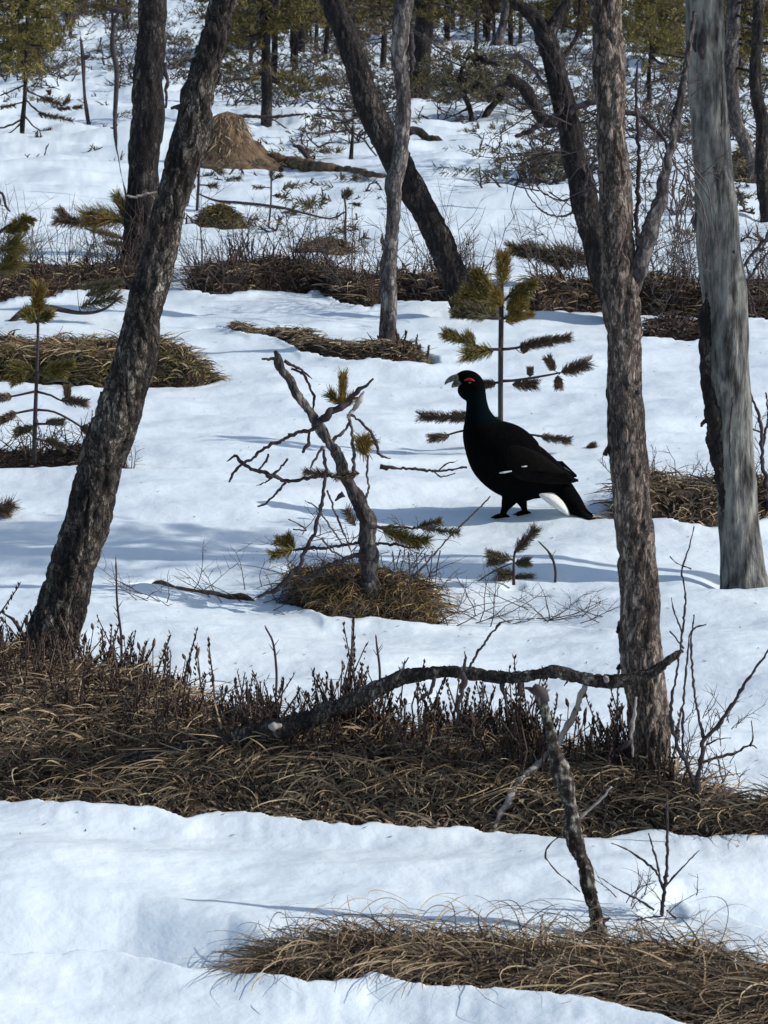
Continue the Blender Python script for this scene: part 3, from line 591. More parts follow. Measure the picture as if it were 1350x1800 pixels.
# ------------------------------------------------------------------ crooked dead tree in the middle ground
Y = G(648, 1072)[1]; r_ = thing('dead_tree', GS(648, 1060), 'crooked little dead tree on the golden tussock left of the bird', 'tree')
trunk(r_, [(648,1050,38),(647,1006,34),(645,960,34),(645,924,30),(638,900,26),(622,869,26),(604,835,22),(600,815,20),(587,795,18),(573,773,17),(560,748,19),(539,717,15),(517,680,16),(497,650,17),(489,632,16),(484,618,9)], [Y, Y, Y, Y-.05, Y-.1], 'grey_bark', .005, 36, .008, 71, fr=45, wob=.5)
Yc = Y-.05
for pl_, m_ in (([(489,630,9),(475,631,6),(460,630,3)],'twig'), ([(500,634,6),(515,643,5),(528,650,5),(549,666,2)],'twig'), ([(512,648,5),(530,655,5),(543,676,5),(552,702,5),(550,728,3)],'twig'),
  ([(556,752,7),(543,756,6),(521,761,7),(491,776,6),(465,787,6),(446,804,5),(432,813,5),(413,828,5),(402,848,3)],'twig'), ([(544,757,6),(542,775,5),(539,785,8),(532,796,5)],'twig'),
  ([(604,836,7),(570,838,6),(532,841,6),(506,845,7),(476,836,8),(447,826,6),(428,817,6),(413,802,5),(398,812,2)],'twig'), ([(480,834,5),(495,821,4),(502,812,4),(506,806,3)],'twig'), ([(454,826,4),(465,814,4),(469,805,5),(471,797,3)],'twig'),
  ([(503,847,5),(492,860,5),(480,873,4),(466,885,4),(452,890,3)],'twig'), ([(480,838,4),(466,848,3),(450,854,2)],'twig'),
  ([(556,745,16),(568,732,14),(580,724,14),(602,717,12),(617,700,9),(632,686,8),(656,666,4)],'twig'), ([(612,735,8),(622,718,9),(632,702,9),(641,688,4)],'pale_wood'),
  ([(616,728,5),(632,740,5),(647,754,5),(660,778,6),(665,797,7),(672,803,5),(687,806,2)],'twig'), ([(582,778,8),(598,763,6),(612,746,5),(614,728,5)],'twig_grey'), ([(612,728,6),(619,760,6),(622,802,7),(620,856,6),(626,880,5)],'grey_bark'),
  ([(647,800,4),(645,832,4),(648,858,4),(642,877,5)],'twig_grey'), ([(568,785,7),(556,804,5),(546,822,4)],'twig_grey'), ([(569,790,6),(572,830,6),(568,875,7),(559,913,7),(543,958,8),(521,998,9),(487,1032,9),(452,1050,6)],'twig'),
  ([(640,974,9),(610,982,9),(587,991,8),(562,1002,8),(539,1013,6),(520,1022,4)],'twig'), ([(640,954,7),(610,957,6),(580,962,6),(547,964,6),(521,966,5),(495,968,4)],'twig'),
  ([(650,926,8),(680,926,6),(710,927,5),(750,929,5),(780,933,4),(808,938,3)],'twig'), ([(650,955,6),(690,957,5),(720,962,4),(745,962,3)],'twig'), ([(604,868,12),(598,872,9),(588,880,4)],'twig'),
  ([(575,862,4),(582,880,4),(590,905,4),(602,930,4),(615,965,3)],'twig_grey'), ([(536,880,2),(556,892,3),(580,925,3),(604,960,3)],'twig_grey'), ([(506,912,2),(522,920,3),(538,932,3),(515,930,3)],'twig_grey'),
  ([(565,945,4),(580,965,4),(603,980,3)],'twig_grey'), ([(710,1040,5),(728,1012,4),(750,990,4),(787,947,3),(830,905,3),(862,873,2.5)],'twig_grey')):
    limb(r_, pl_, Yc+random.uniform(-.05, .05), m_, 'branch', 7, .001, .008)
b_ = MB()
for k in range(50): q = at(random.uniform(500, 760), random.uniform(930, 1040), Yc+random.uniform(-.1, .12)); twiggy(b_, q, (random.gauss(0, 1), 0, random.gauss(0, .8)), random.uniform(.06, .2), .0022, 1, .3)
for k in range(7):
    x = 690+k*14; q = at(x, 965+random.uniform(0, 10), Yc); b_.tube([q, q+np.array([random.gauss(0, .02), 0, -.07]), q+np.array([random.gauss(0, .03), 0, -.15])], [.003, .0025, .0015], 4)
b_.build('fine_twigs', M['twig_grey'], r_)
def brushes(root, lst, Y, m, n=300, w=.0030, name='needle_tuft', lean=.9, jit=.03):
    for (x0, y0, x1, y1, wd) in lst:
        b_ = MB(); y_ = Y+random.uniform(-jit, jit); a = at(x0, y0, y_); c = at(x1, y1, y_+random.uniform(-.01, .01)); k = mpp(y_)
        r__ = wd*k/2/.82; b_.brush(a, c, r__, n, w, lean); b_.brush(a, c, r__*.65, n, w, lean*.8)
        b_.tube([a, c], [.0025, .0015], 5); b_.build(name, M[m], root)
brushes(r_, [(602,715,603,662,24),(602,712,603,668,20)], Yc, 'needle_gold', 260, lean=2.2)
brushes(r_, [(600,712,580,692,22),(604,712,622,698,18)], Yc, 'needle_gold', 170)
brushes(r_, [(625,772,642,784,36),(640,800,638,772,30)], Yc, 'needle_gold', 200)
brushes(r_, [(585,834,535,830,16),(632,832,590,838,15)], Yc, 'needle_brown', 220)
brushes(r_, [(625,925,610,898,20)], Yc, 'needle_brown', 150)
brushes(r_, [(517,966,478,976,20),(515,966,487,950,18),(518,964,505,944,18)], Yc, 'needle', 220)
brushes(r_, [(672,932,710,942,28),(700,944,750,950,26),(690,938,735,958,20)], Yc, 'needle', 240)
brushes(r_, [(740,928,805,936,16),(735,925,775,916,14)], Yc, 'needle_dark', 220)
r2 = thing('grass_wisp', GS(640, 1072), 'tall bent straws leaning off the golden tussock by the crooked tree', 'grass tuft')
b_ = MB(); o_ = GS(640, 1070); n = 120; p = np.repeat(o_[None], n, 0)+rng.normal(0, .09, (n, 3))*np.array([1, .5, .0]); b_.ribbons(p, rng.uniform(0, 6.28, n), rng.uniform(.15, .3, n), rng.uniform(.7, 1.4, n), np.full(n, .004), 9, rng.uniform(.7, 1.3, n), rng.normal(0, .5, n)); b_.build('blades', M['straw_gold'], r2)

# ------------------------------------------------------------------ the bird
FY = G(905, 906)[1]; org = at(905, 904, FY); zg = float(snowz(org[0], org[1])); k_ = mpp(FY)
bird = thing('capercaillie', (org[0], org[1], zg), 'big black grouse standing on the snow facing left with red eyebrow', 'bird')
dzb = zg+.004-org[2]
def bp(px, py, lat=0.): q = at(px, py, FY); return np.array([q[0], q[1]+lat*k_, q[2]+dzb])
def loft(mb, st_, sides=28, lat0=0., sub=6):
    # stations: (px, py, in-plane half height, lateral half width) ; rings normal to the spine
    st_ = np.array(st_, float); t = np.arange(len(st_)); tf = np.linspace(0, len(st_)-1, (len(st_)-1)*sub+1)
    def cr(c):
        P = np.concatenate([[2*c[0]-c[1]], c, [2*c[-1]-c[-2]]]); i = np.minimum(tf.astype(int), len(st_)-2); u = tf-i
        a, b, c_, d = P[i], P[i+1], P[i+2], P[i+3]; return .5*(2*b+(c_-a)*u+(2*a-5*b+4*c_-d)*u**2+(3*b-a-3*c_+d)*u**3)
    X, Yp, r1, r2_ = cr(st_[:, 0]), cr(st_[:, 1]), np.maximum(cr(st_[:, 2]), .3), np.maximum(cr(st_[:, 3]), .3)
    lt = cr(st_[:, 4]) if st_.shape[1] > 4 else np.zeros(len(X))
    dx, dy = np.gradient(X), np.gradient(Yp); l = np.hypot(dx, dy); nx, ny = -dy/l, dx/l
    a = np.arange(sides)*2*np.pi/sides; V = []
    for i in range(len(X)):
        for c in a: V.append(bp(X[i]+nx[i]*r1[i]*math.cos(c), Yp[i]+ny[i]*r1[i]*math.cos(c), lat0+lt[i]+r2_[i]*math.sin(c)))
    n = len(X); V += [bp(X[0], Yp[0], lat0+lt[0]), bp(X[-1], Yp[-1], lat0+lt[-1])]
    i = np.arange(n-1)[:, None]*sides; j = np.arange(sides)[None, :]; kk = (j+1) % sides
    q = np.stack([i+j, i+kk, i+sides+kk, i+sides+j], -1).reshape(-1, 4); jj = np.arange(sides); k2 = (jj+1) % sides; b0 = n*sides
    mb.add(np.array(V), q, np.vstack([np.stack([k2, jj, jj*0+b0], 1), np.stack([(n-1)*sides+jj, (n-1)*sides+k2, jj*0+b0+1], 1)]))
body = MB()
loft(body, [(996,856,6,14),(985,848,18,24),(968,840,33,36),(948,833,43,46),(925,826,54,52),(898,810,60,54),(872,786,57,50),(850,757,40,38),(841,728,24,21),(838,705,18.5,16),(836,688,18,15),(831,671,18.5,16),(820,662,15,13),(808,660,9,8),(803,661,4,4)], 36)
loft(body, [(815,672,7,7),(812,684,8,7),(817,694,6,6),(823,700,3,3)], 12)                         # throat beard
for (pl_, lt) in (([(898,866,17,13),(892,878,12,10),(887,889,7,7),(884,897,5.5,5.5),(884,903,4.5,6)], -14), ([(912,866,16,13),(917,878,11,10),(921,889,6.5,6.5),(923,897,5,5.5),(924,903,4.5,6)], 12)):
    loft(body, pl_, 16, lt)
    x, y = pl_[-1][0], pl_[-1][1]
    for (dx, dl, dyv) in ((-22, -4, 1), (-17, -13, 1), (-18, 8, 1), (12, 3, 1)):                   # three toes forward, one back
        body.tube([bp(x, y-2, lt), bp(x+dx*.5, y-1.5, lt+dl*.6), bp(x+dx, y+dyv, lt+dl)], [4.2*k_, 3.4*k_, 1.6*k_], 8)
ob = body.build('body', M['bird'], bird)
rm = ob.modifiers.new('join', 'REMESH'); rm.mode = 'VOXEL'; rm.voxel_size = .0045; rm.use_smooth_shade = True
sm = ob.modifiers.new('soft', 'SMOOTH'); sm.factor = .5; sm.iterations = 3
# sheen of the neck lives in the body material, in body space
m_ = M['bird']; t = m_.node_tree; bs = t.nodes['Principled BSDF']; tc = t.nodes.new('ShaderNodeTexCoord'); sp = t.nodes.new('ShaderNodeSeparateXYZ'); t.links.new(tc.outputs['Object'], sp.inputs[0])
zc = bp(838, 735)[2]-zg; zt = bp(838, 690)[2]-zg
r1_ = t.nodes.new('ShaderNodeMapRange'); r1_.inputs[1].default_value = zc-.03; r1_.inputs[2].default_value = zc+.02; t.links.new(sp.outputs[2], r1_.inputs[0])
r3_ = t.nodes.new('ShaderNodeMapRange'); r3_.inputs[1].default_value = zt+.03; r3_.inputs[2].default_value = zt; t.links.new(sp.outputs[2], r3_.inputs[0])
mu = t.nodes.new('ShaderNodeMath'); mu.operation = 'MULTIPLY'; t.links.new(r1_.outputs[0], mu.inputs[0]); t.links.new(r3_.outputs[0], mu.inputs[1])
mi = t.nodes.new('ShaderNodeMixRGB'); t.links.new(mu.outputs[0], mi.inputs[0]); old = bs.inputs['Base Color'].links[0].from_socket; t.links.new(old, mi.inputs[1]); mi.inputs[2].default_value = (.0012, .004, .0055, 1); t.links.new(mi.outputs[0], bs.inputs['Base Color'])
tl = MB(); loft(tl, [(968,842,16,20),(985,856,21,26),(1001,873,18,30),(1014,889,15,30),(1028,901,9,26),(1043,908,5,18),(1056,912,1.5,8)], 28); tl.build('tail', M['bird'], bird)
f_ = MB()                                                                                            # separate tail feathers at the end
for i in range(7):
    lt = (i-3)*8; f_.tube([bp(990, 866, lt*.7), bp(1016, 890, lt), bp(1034+2*(3-abs(i-3)), 904, lt*1.1), bp(1048+3*(3-abs(i-3)), 911, lt*1.15)], [5*k_, 5*k_, 4*k_, 1*k_], 8)
f_.build('tail_feathers', M['wing'], bird)
ut = MB(); loft(ut, [(938,852,2,18),(950,860,7,28),(966,868,11,34),(981,879,11,34),(992,890,7,28),(1000,901,2,14)], 20, -8); ut.build('undertail', M['white'], bird)
for sg in (-1, 1):
    wg = MB(); loft(wg, [(868,792,8,5,34),(885,796,24,9,43),(910,803,30,10,47),(938,812,27,10,46),(962,822,20,8,40),(984,831,12,7,33),(1002,836,6,5,26),(1015,838,2,2,20)] if sg > 0 else
        [(868,792,8,5,-34),(885,796,24,9,-43),(910,803,30,10,-47),(938,812,27,10,-46),(962,822,20,8,-40),(984,831,12,7,-33),(1002,836,6,5,-26),(1015,838,2,2,-20)], 22)
    wo = wg.build('wing', M['wing'], bird)
    fe = MB()
    for i in range(6): fe.tube([bp(915+i*6, 812+i*1.5, sg*54), bp(950+i*8, 824-i*1, sg*(49-i)), bp(975+i*8, 832+i*1.2, sg*(42-2.5*i))], [3.2*k_, 3.6*k_, .8*k_], 6)
    fe.build('flight_feathers', M['wing'], wo)
ws = MB(); loft(ws, [(876,819,1,1,-50),(881,818,1.4,3,-53),(887,817,1.6,3,-54),(897,815,1,1,-55)], 10); tag(ws.build('shoulder_patch', M['white'], bird), 'white spot at the bend of the wing')
ws = MB(); loft(ws, [(914,807,.6,1,-57),(919,806.5,1.2,2,-58),(924,806,.6,1,-57)], 8); ws.build('wing_spot', M['white'], bird)
bl = MB(); loft(bl, [(824,659,4,7),(815,659,6,8),(806,660,6,7),(797,662,5.5,5.5),(790,665,4.5,4),(785,669,2.8,2.5),(782,673,1,1)], 18); ubl = bl.build('bill', M['bill'], bird)
bl = MB(); loft(bl, [(818,666,5,6),(808,669,6.5,6),(800,673,5.5,5),(794,678,1.5,2)], 14); bl.build('lower_mandible', M['bill'], ubl)
cb = MB(); loft(cb, [(816,664,1,2,-13),(820,662,2.0,3,-14.5),(826,661.5,2.4,3,-17),(831,663,1.6,3,-17),(834,664.5,.6,1.5,-16)], 12); tag(cb.build('comb', M['red'], bird), 'bright red comb over the eye')
ey = MB(); loft(ey, [(822.5,667,.8,1,-15),(825,667,3,2.6,-16.5),(828,667,.8,1,-16.5)], 10); ey.build('eye', M['eye'], bird)

# ------------------------------------------------------------------ young pines
def young_pine(name, label, base, stem, Y, boughs, m='needle', n=380, w=.0036):
    r_ = thing(name, base, label, 'young tree'); pts, rad = path(stem, Y); s_ = MB(); s_.tube(pts, rad, 8, .03); s_.build('stem', M['twig'], r_)
    for bo in boughs:
        seg, tufts, mm = bo[0], bo[1], bo[2] if len(bo) > 2 else m
        pts, rad = path([(a, b__, c) for a, b__, c in seg], Y+random.uniform(-.12, .12)); y_ = pts[0][1]
        q = MB(); q.tube(pts, rad, 6, .03); bo_ = q.build('branch', M['twig'], r_)
        q = MB()
        for (x0, y0, x1, y1, wd) in tufts:
            a = at(x0, y0, y_); c = at(x1, y1, y_+random.uniform(-.02, .02)); rr_ = wd*mpp(y_)/2/.8
            q.brush(a, c, rr_*1.1, n, w, 1.2); q.brush(a, c, rr_*.75, n, w, .6)
        if tufts:
            for (x0, y0, x1, y1, wd) in tufts:                       # every tuft sits on a side twig of its bough
                a = at(x0, y0, y_); c = at(x1, y1, y_); j = min(pts, key=lambda p_: np.linalg.norm(p_-a)); tw = MB()
                q.tube([j, (j+a)/2+np.array([0, 0, -.004]), a, a+(c-a)*.8], [.0028, .0026, .0024, .0014], 5)
            q.build('needles', M[mm], bo_)
    return r_
Yp = G(880, 800)[1]
young_pine('young_pine', 'young pine with yellow green top standing right behind the bird', GS(880, 800), [(881,805,10),(880,740,9),(880,650,9),(881,560,9),(882,500,7),(884,445,5)], Yp, [
  ([(882,520,4),(883,480,4),(884,445,3)], [(882,505,885,455,26),(884,490,884,448,18),(881,540,872,515,20)], 'needle_gold'),
  ([(882,530,5),(860,505,4),(838,490,3)], [(850,530,815,520,20),(870,515,835,482,24),(862,530,822,512,24),(855,505,840,485,18)], 'needle'),
  ([(882,532,5),(905,512,4),(930,502,3)], [(890,545,912,530,20),(892,520,918,512,26),(905,510,938,500,18)], 'needle'),
  ([(881,560,5),(850,558,5),(800,552,4)], [(862,556,830,548,26),(840,552,800,552,16),(825,545,798,550,14)], 'needle_dark'),
  ([(881,562,5),(895,555,4),(905,545,4)], [(888,566,912,550,26),(895,548,914,536,22),(905,560,935,553,10)], 'needle_gold'),
  ([(881,614,6),(850,612,5),(800,592,4)], [(868,616,820,622,26),(835,608,822,596,22),(815,598,785,588,20)], 'needle'),
  ([(881,614,6),(905,612,5),(950,602,4),(1000,592,3)], [(918,608,960,600,18),(950,602,998,594,16),(920,622,922,610,12)], 'needle_brown'),
  ([(881,670,6),(910,668,5),(960,660,4),(985,655,3)], [(900,676,938,676,18),(932,662,932,650,10),(985,655,1030,640,22),(975,652,964,632,14),(980,660,982,678,14)], 'needle_brown'),
  ([(880,672,5),(850,675,4)], [(872,674,850,676,14)], 'needle_brown'),
  ([(880,735,5),(820,732,4),(740,732,3)], [(800,734,742,732,18),(830,732,800,733,18)], 'needle_brown'),
  ([(880,750,5),(815,757,4),(770,770,3)], [(790,767,758,770,14)], 'needle_brown'),
  ([(880,760,5),(940,765,4),(990,772,3)], [(950,768,998,774,14)], 'needle_brown'),
  ([(880,800,6),(980,810,5),(1005,795,4),(1040,788,3)], [(1030,791,1042,786,14)], 'needle_brown')])
Yp = G(820, 835)[1]; r_ = thing('fallen_twig', GS(740, 828), 'thin dark budded twig lying on the snow in front of the breast of the bird', 'twig')
limb(r_, [(668,820,10),(685,822,9),(700,823,5),(730,824,5),(760,828,5),(790,826,4),(820,820,4)], FY-.15, 'twig'); limb(r_, [(770,828,3),(785,815,3),(800,812,2)], FY-.15, 'twig'); limb(r_, [(760,826,3),(775,838,3),(800,832,2)], FY-.15, 'twig')
Yp = G(65, 812)[1]
young_pine('young_pine', 'young pine with an upright yellow green tip at the left edge before the mossy hummock', GS(65, 812), [(60,815,9),(61,760,8),(63,700,7),(66,620,5),(67,560,5),(68,505,4)], Yp, [
  ([(67,565,4),(68,520,3),(68,500,3)], [(67,560,68,505,24),(66,555,67,515,18)], 'needle_gold'), ([(67,570,4),(50,555,3)], [(64,566,48,552,22),(68,566,86,552,18)], 'needle'),
  ([(65,655,4),(40,650,4),(20,662,2)], [(60,652,30,650,26),(50,660,22,672,14)], 'needle'), ([(65,655,4),(95,652,4),(120,640,2)], [(70,656,102,650,26),(95,650,125,640,14)], 'needle'),
  ([(62,688,5),(90,695,4),(112,706,3),(148,705,4)], [(108,702,148,708,16),(120,700,118,684,12)], 'needle_brown'), ([(62,688,5),(30,695,4),(0,700,3)], [(22,697,-5,700,14)], 'needle_brown'),
  ([(61,720,5),(95,724,4),(130,742,4),(150,756,3)], [(140,750,165,760,16)], 'needle_brown'), ([(61,720,5),(30,726,4),(8,735,3)], [(30,725,4,738,14)], 'needle_brown'),
  ([(61,745,5),(90,745,4),(108,742,3)], [(80,742,108,742,12),(60,750,30,760,14)], 'needle_dark'), ([(60,770,5),(90,778,4),(135,795,3)], [(80,772,110,785,14)], 'needle_dark')])
Yp = G(900, 1025)[1]
young_pine('young_pine', 'tiny pine seedling on the snow below the bird', GS(900, 1025), [(903,1028,6),(903,1000,5),(905,970,4),(920,945,3)], Yp, [
  ([(905,972,4),(920,955,4),(930,940,3)], [(905,972,940,932,20)], 'needle_dark'), ([(905,985,4),(885,980,4),(865,978,3)], [(900,984,860,974,16),(890,985,862,988,14)], 'needle_dark'),
  ([(905,990,4),(918,988,3)], [(905,990,925,988,16)], 'needle_dark'), ([(903,1010,4),(890,1005,3)], [(905,1012,880,1010,22),(903,1015,930,1018,18)], 'needle_dark'), ([(900,990,3),(868,1004,3),(825,1032,2)], [])], w=.0025)
Yp = G(610, 440)[1]
young_pine('young_pine', 'bare sapling with one tuft, left of the slender grey tree', GS(607, 440), [(608,442,4),(607,400,4),(608,370,3),(605,345,4)], Yp, [([(606,350,4),(612,342,3)], [(600,348,612,338,14),(610,352,615,336,12)], 'needle_dark'), ([(608,372,3),(580,384,3),(540,376,4),(500,366,5),(460,360,5),(420,356,5),(380,352,3),(352,342,2)], [(500,368,400,356,5)], 'needle_brown'), ([(612,358,2),(625,358,2)], [(618,358,632,360,7)], 'needle_dark')], n=70, w=.006)
Yp = G(476, 397)[1]
young_pine('young_pine', 'thin sapling with few tufts standing alone on the snow beyond the heather band', GS(476, 397), [(472,398,4),(476,360,3),(477,300,3)], Yp, [([(477,330,2),(460,329,2)], [(468,329,447,329,8)], 'needle_brown'), ([(477,318,2),(488,312,2)], [(478,318,478,302,10),(482,314,494,308,9)], 'needle_dark'), ([(477,344,2),(486,344,2)], [(480,344,490,344,8)], 'needle_brown')], n=70, w=.006)
Yp = G(350, 372)[1]
young_pine('young_pine', 'small sapling with drooping tufts right of the near left trunk', GS(348, 372), [(345,384,5),(348,340,5),(350,290,4)], Yp, [([(350,292,3),(372,296,3),(388,308,3)], [(372,292,392,304,12),(402,314,422,314,10)], 'needle_dark'), ([(350,325,3),(370,326,3)], [(362,327,380,326,12),(345,327,330,328,12)], 'needle_dark'), ([(348,340,3),(375,352,3),(405,358,4)], [], 'needle_dark')], n=80, w=.006)
Yp = G(245, 440)[1]
young_pine('young_pine', 'low bushy olive pine bough spreading at the foot of the straight dark trunk', GS(205, 430), [(232,432,8),(222,390,7),(210,370,5)], Yp-.4, [
  ([(230,395,6),(190,385,6),(150,385,4)], [(225,390,180,380,34),(200,385,150,380,30),(185,392,155,388,24)], 'needle_gold'), ([(225,380,5),(210,365,4),(200,350,3)], [(225,375,205,345,20),(215,370,236,360,24)], 'needle'),
  ([(160,390,5),(125,392,4),(100,390,3)], [(150,392,100,388,20),(125,390,105,370,14)], 'needle_brown'), ([(220,420,6),(180,410,5),(150,402,3)], [(215,418,165,405,12),(180,425,225,432,12)], 'needle'),
  ([(240,420,5),(255,380,4),(270,350,3)], [(245,420,262,372,34),(240,450,250,410,34),(255,370,272,345,24)], 'needle')], n=240, w=.006)
Yp = G(-5, 560)[1]
young_pine('young_pine', 'olive pine boughs reaching in at the left edge above the heather band', GS(-20, 600), [(-20,620,10),(-16,500,9),(-8,400,6)], Yp, [([(-14,420,6),(10,400,5),(40,385,4)], [(0,440,30,430,40),(10,410,34,395,26),(-5,475,25,460,34),(38,392,44,384,12),(45,382,56,388,12),(30,404,46,400,10)], 'needle'),
  ([(-15,335,4),(4,340,5),(10,362,5),(18,372,3)], [(0,360,-8,350,14)], 'needle_dark'), ([(-15,590,12),(15,570,12),(45,545,12),(80,540,12),(140,550,7),(180,545,5),(215,520,4)], [(140,540,205,522,26),(150,520,190,506,24),(135,505,215,494,14)], 'needle_dark')], n=220, w=.005)
Yp = G(950, 500)[1]
young_pine('young_pine', 'low flat olive pine bough between the young pine top and the brown trunk', GS(960, 520), [(1000,520,8),(985,480,6),(960,455,5)], Yp, [([(1050,475,5),(1000,450,5),(950,440,4),(905,435,3)], [(1040,462,985,442,28),(990,452,930,440,30),(940,446,900,438,22),(1010,470,960,455,18)], 'needle_dark')], n=330, w=.007)
Yp = G(193, 960)[1]
r_ = thing('pine_sprig', G(0, 905), 'short sprig of brownish needles poking in at the left edge', 'sprig'); brushes(r_, [(-14,905,20,888,30),(-12,890,14,900,22)], G(0, 905)[1], 'needle_brown', 200)

# ------------------------------------------------------------------ fallen branch, broken sticks, shrubs
r_ = thing('fallen_branch', GS(300, 1340), 'long dark curved branch lying across the front hummock', 'branch')
b_ = MB(); pts, rad = path([(a_, b_2, c_2*.88) for a_, b_2, c_2 in [(225,1345,46),(270,1335,50),(330,1322,48),(400,1308,46),(470,1288,44),(520,1272,42),(560,1255,36),(605,1236,34),(655,1213,32),(705,1192,30),(750,1183,27),(790,1178,29),(830,1186,28),(880,1190,25),(930,1187,23),(975,1182,23),(1010,1191,24),(1050,1196,28),(1090,1198,28),(1125,1190,26),(1160,1172,20),(1185,1153,15),(1200,1143,8)]], [9.5, 9.47, 9.42, 9.3, 9.15, 9.1, 9.1])
b_.tube(pts, rad, 32, .009, bark_disp(.005, .7, 40, .14, 5), wob=.35); b_.build('limb', M['bark'], r_)
for pl_, m_ in (([(812,1180,8),(815,1195,10),(811,1215,9),(806,1240,6),(803,1275,4)],'twig'), ([(764,1190,8),(760,1210,7),(745,1225,8),(735,1232,3)],'twig'), ([(878,1196,7),(884,1215,6),(890,1240,5),(892,1262,3)],'twig'), ([(916,1192,11),(912,1206,9),(908,1222,5)],'twig'),
   ([(825,1175,5),(838,1150,5),(860,1118,5),(880,1094,4)],'twig'), ([(880,1094,3),(905,1090,2),(940,1088,2)],'twig_grey'), ([(695,1195,6),(705,1180,4),(718,1155,2)],'twig_grey'), ([(1042,1198,14),(1038,1186,10)],'twig'), ([(816,1178,6),(818,1160,5),(817,1145,2)],'twig'),
   ([(1000,1192,6),(996,1200,5),(992,1206,2)],'twig')):
    limb(r_, pl_, 9.22, m_, 'side_twig', 8, .001, .008)
q = at(483, 1272, 9.36); b_ = MB(); b_.tube([q+np.array([-.02, -.02, 0]), q+np.array([0, -.035, 0]), q+np.array([.024, -.03, .004])], [.006, .017, .005], 12, .006, bark_disp(.003)); b_.build('broken_end', M['pale_wood'], r_)
q = at(1065, 1192, 9.1); b_ = MB(); b_.tube([q+np.array([0, .02, 0]), q+np.array([0, -.028, 0])], [.009, .009], 10); b_.build('cut_twig_end', M['pale_wood'], r_)
r_ = thing('broken_snag', GS(1052, 1648), 'thin lichen spotted dead stem standing in the bottom right grass', 'dead stem')
Yn = G(1052, 1648)[1]
trunk(r_, [(1054,1652,32),(1050,1625,26),(1042,1590,24),(1032,1550,26),(1024,1510,26),(1012,1475,34),(1008,1445,28),(1003,1415,22),(995,1385,30),(985,1352,36),(976,1322,24),(968,1285,18),(960,1250,16),(953,1222,17)], [Yn, Yn+.02, Yn+.05], 'lichen', .004, 30, .007, 81, name='stem', fr=60, zs=.8, wob=.25)
limb(r_, [(958,1235,18),(950,1216,22),(940,1205,14)], Yn+.05, 'twig', 'broken_top', 10, .003); limb(r_, [(948,1222,14),(934,1214,12),(922,1208,5)], Yn+.05, 'twig', 'branch_stub', 8, .002); limb(r_, [(955,1216,8),(968,1212,4)], Yn+.05, 'pale_wood', 'branch_stub')
limb(r_, [(1048,1625,12),(1062,1618,10),(1074,1613,5)], Yn, 'twig', 'branch_stub'); limb(r_, [(1045,1630,9),(1030,1638,8),(1020,1648,3)], Yn, 'twig', 'branch_stub'); limb(r_, [(1040,1575,8),(1050,1568,5)], Yn, 'twig', 'branch_stub')
limb(r_, [(992,1465,4),(970,1480,4),(958,1502,3),(975,1528,3),(1000,1550,3),(1020,1568,2)], Yn, 'twig_grey')
limb(r_, [(1015,1440,7),(1040,1420,6),(1060,1402,6),(1074,1382,5)], Yn+.1, 'pale_wood')
r_ = thing('broken_stick', GS(872, 1452), 'pale barkless stick leaning against the front hummock grass', 'stick'); ys_ = 9.1
limb(r_, [(868,1456,8),(882,1428,12),(895,1400,14),(918,1368,13),(945,1342,13),(962,1325,10),(980,1308,12),(1000,1270,12),(1018,1232,13),(1028,1205,10)], [ys_, ys_+.2, ys_+.25], 'pale_wood', 'stick', 14, .002)
limb(r_, [(1012,1245,6),(1022,1228,8),(1030,1208,6)], ys_+.26, 'grey_wood', 'stub')
def shrub(name, label, base, segs, Y, extra=0, box=None):
    r_ = thing(name, base, label, 'shrub')
    for pl_ in segs: limb(r_, pl_, Y+random.uniform(-.08, .08), 'twig', 'stem', 7, .0008, .01)
    if extra:
        b_ = MB()
        for k in range(extra): q = at(random.uniform(box[0], box[2]), random.uniform(box[1], box[3]), Y); twiggy(b_, q, (random.gauss(0, .5), 0, 1), random.uniform(.04, .14), .0018, 1)
        b_.build('fine_twigs', M['twig_grey'], r_)
Ys = G(1215, 1440)[1]
shrub('bare_shrub', 'bare dark shrub with forked stems right of the brown trunk', GS(1215, 1440), [
 [(1214,1440,9),(1222,1400,9),(1232,1350,9),(1238,1300,9),(1258,1280,8),(1285,1240,7),(1310,1200,6),(1335,1165,5),(1360,1130,4)], [(1238,1300,8),(1226,1250,5),(1219,1200,5),(1215,1130,4),(1220,1080,3)],
 [(1224,1395,8),(1212,1360,8),(1195,1320,7),(1182,1280,7),(1180,1240,6),(1188,1190,5),(1200,1110,5),(1205,1050,4),(1200,1000,4),(1212,960,3),(1220,925,2)], [(1200,1330,5),(1200,1270,5),(1202,1220,4),(1208,1160,4),(1215,1110,3),(1240,1098,3)],
 [(1234,1340,6),(1260,1332,5),(1290,1324,5),(1318,1310,4),(1330,1316,2)], [(1318,1312,4),(1324,1295,3),(1320,1266,2)], [(1240,1310,4),(1262,1300,3),(1285,1297,2)], [(1200,1115,4),(1185,1075,3),(1180,1050,2)], [(1202,1140,4),(1178,1110,3)],
 [(1215,1000,3),(1190,990,2),(1178,978,2)]], Ys, 60, (1190, 1250, 1300, 1440))
Ys = G(1165, 1608)[1]
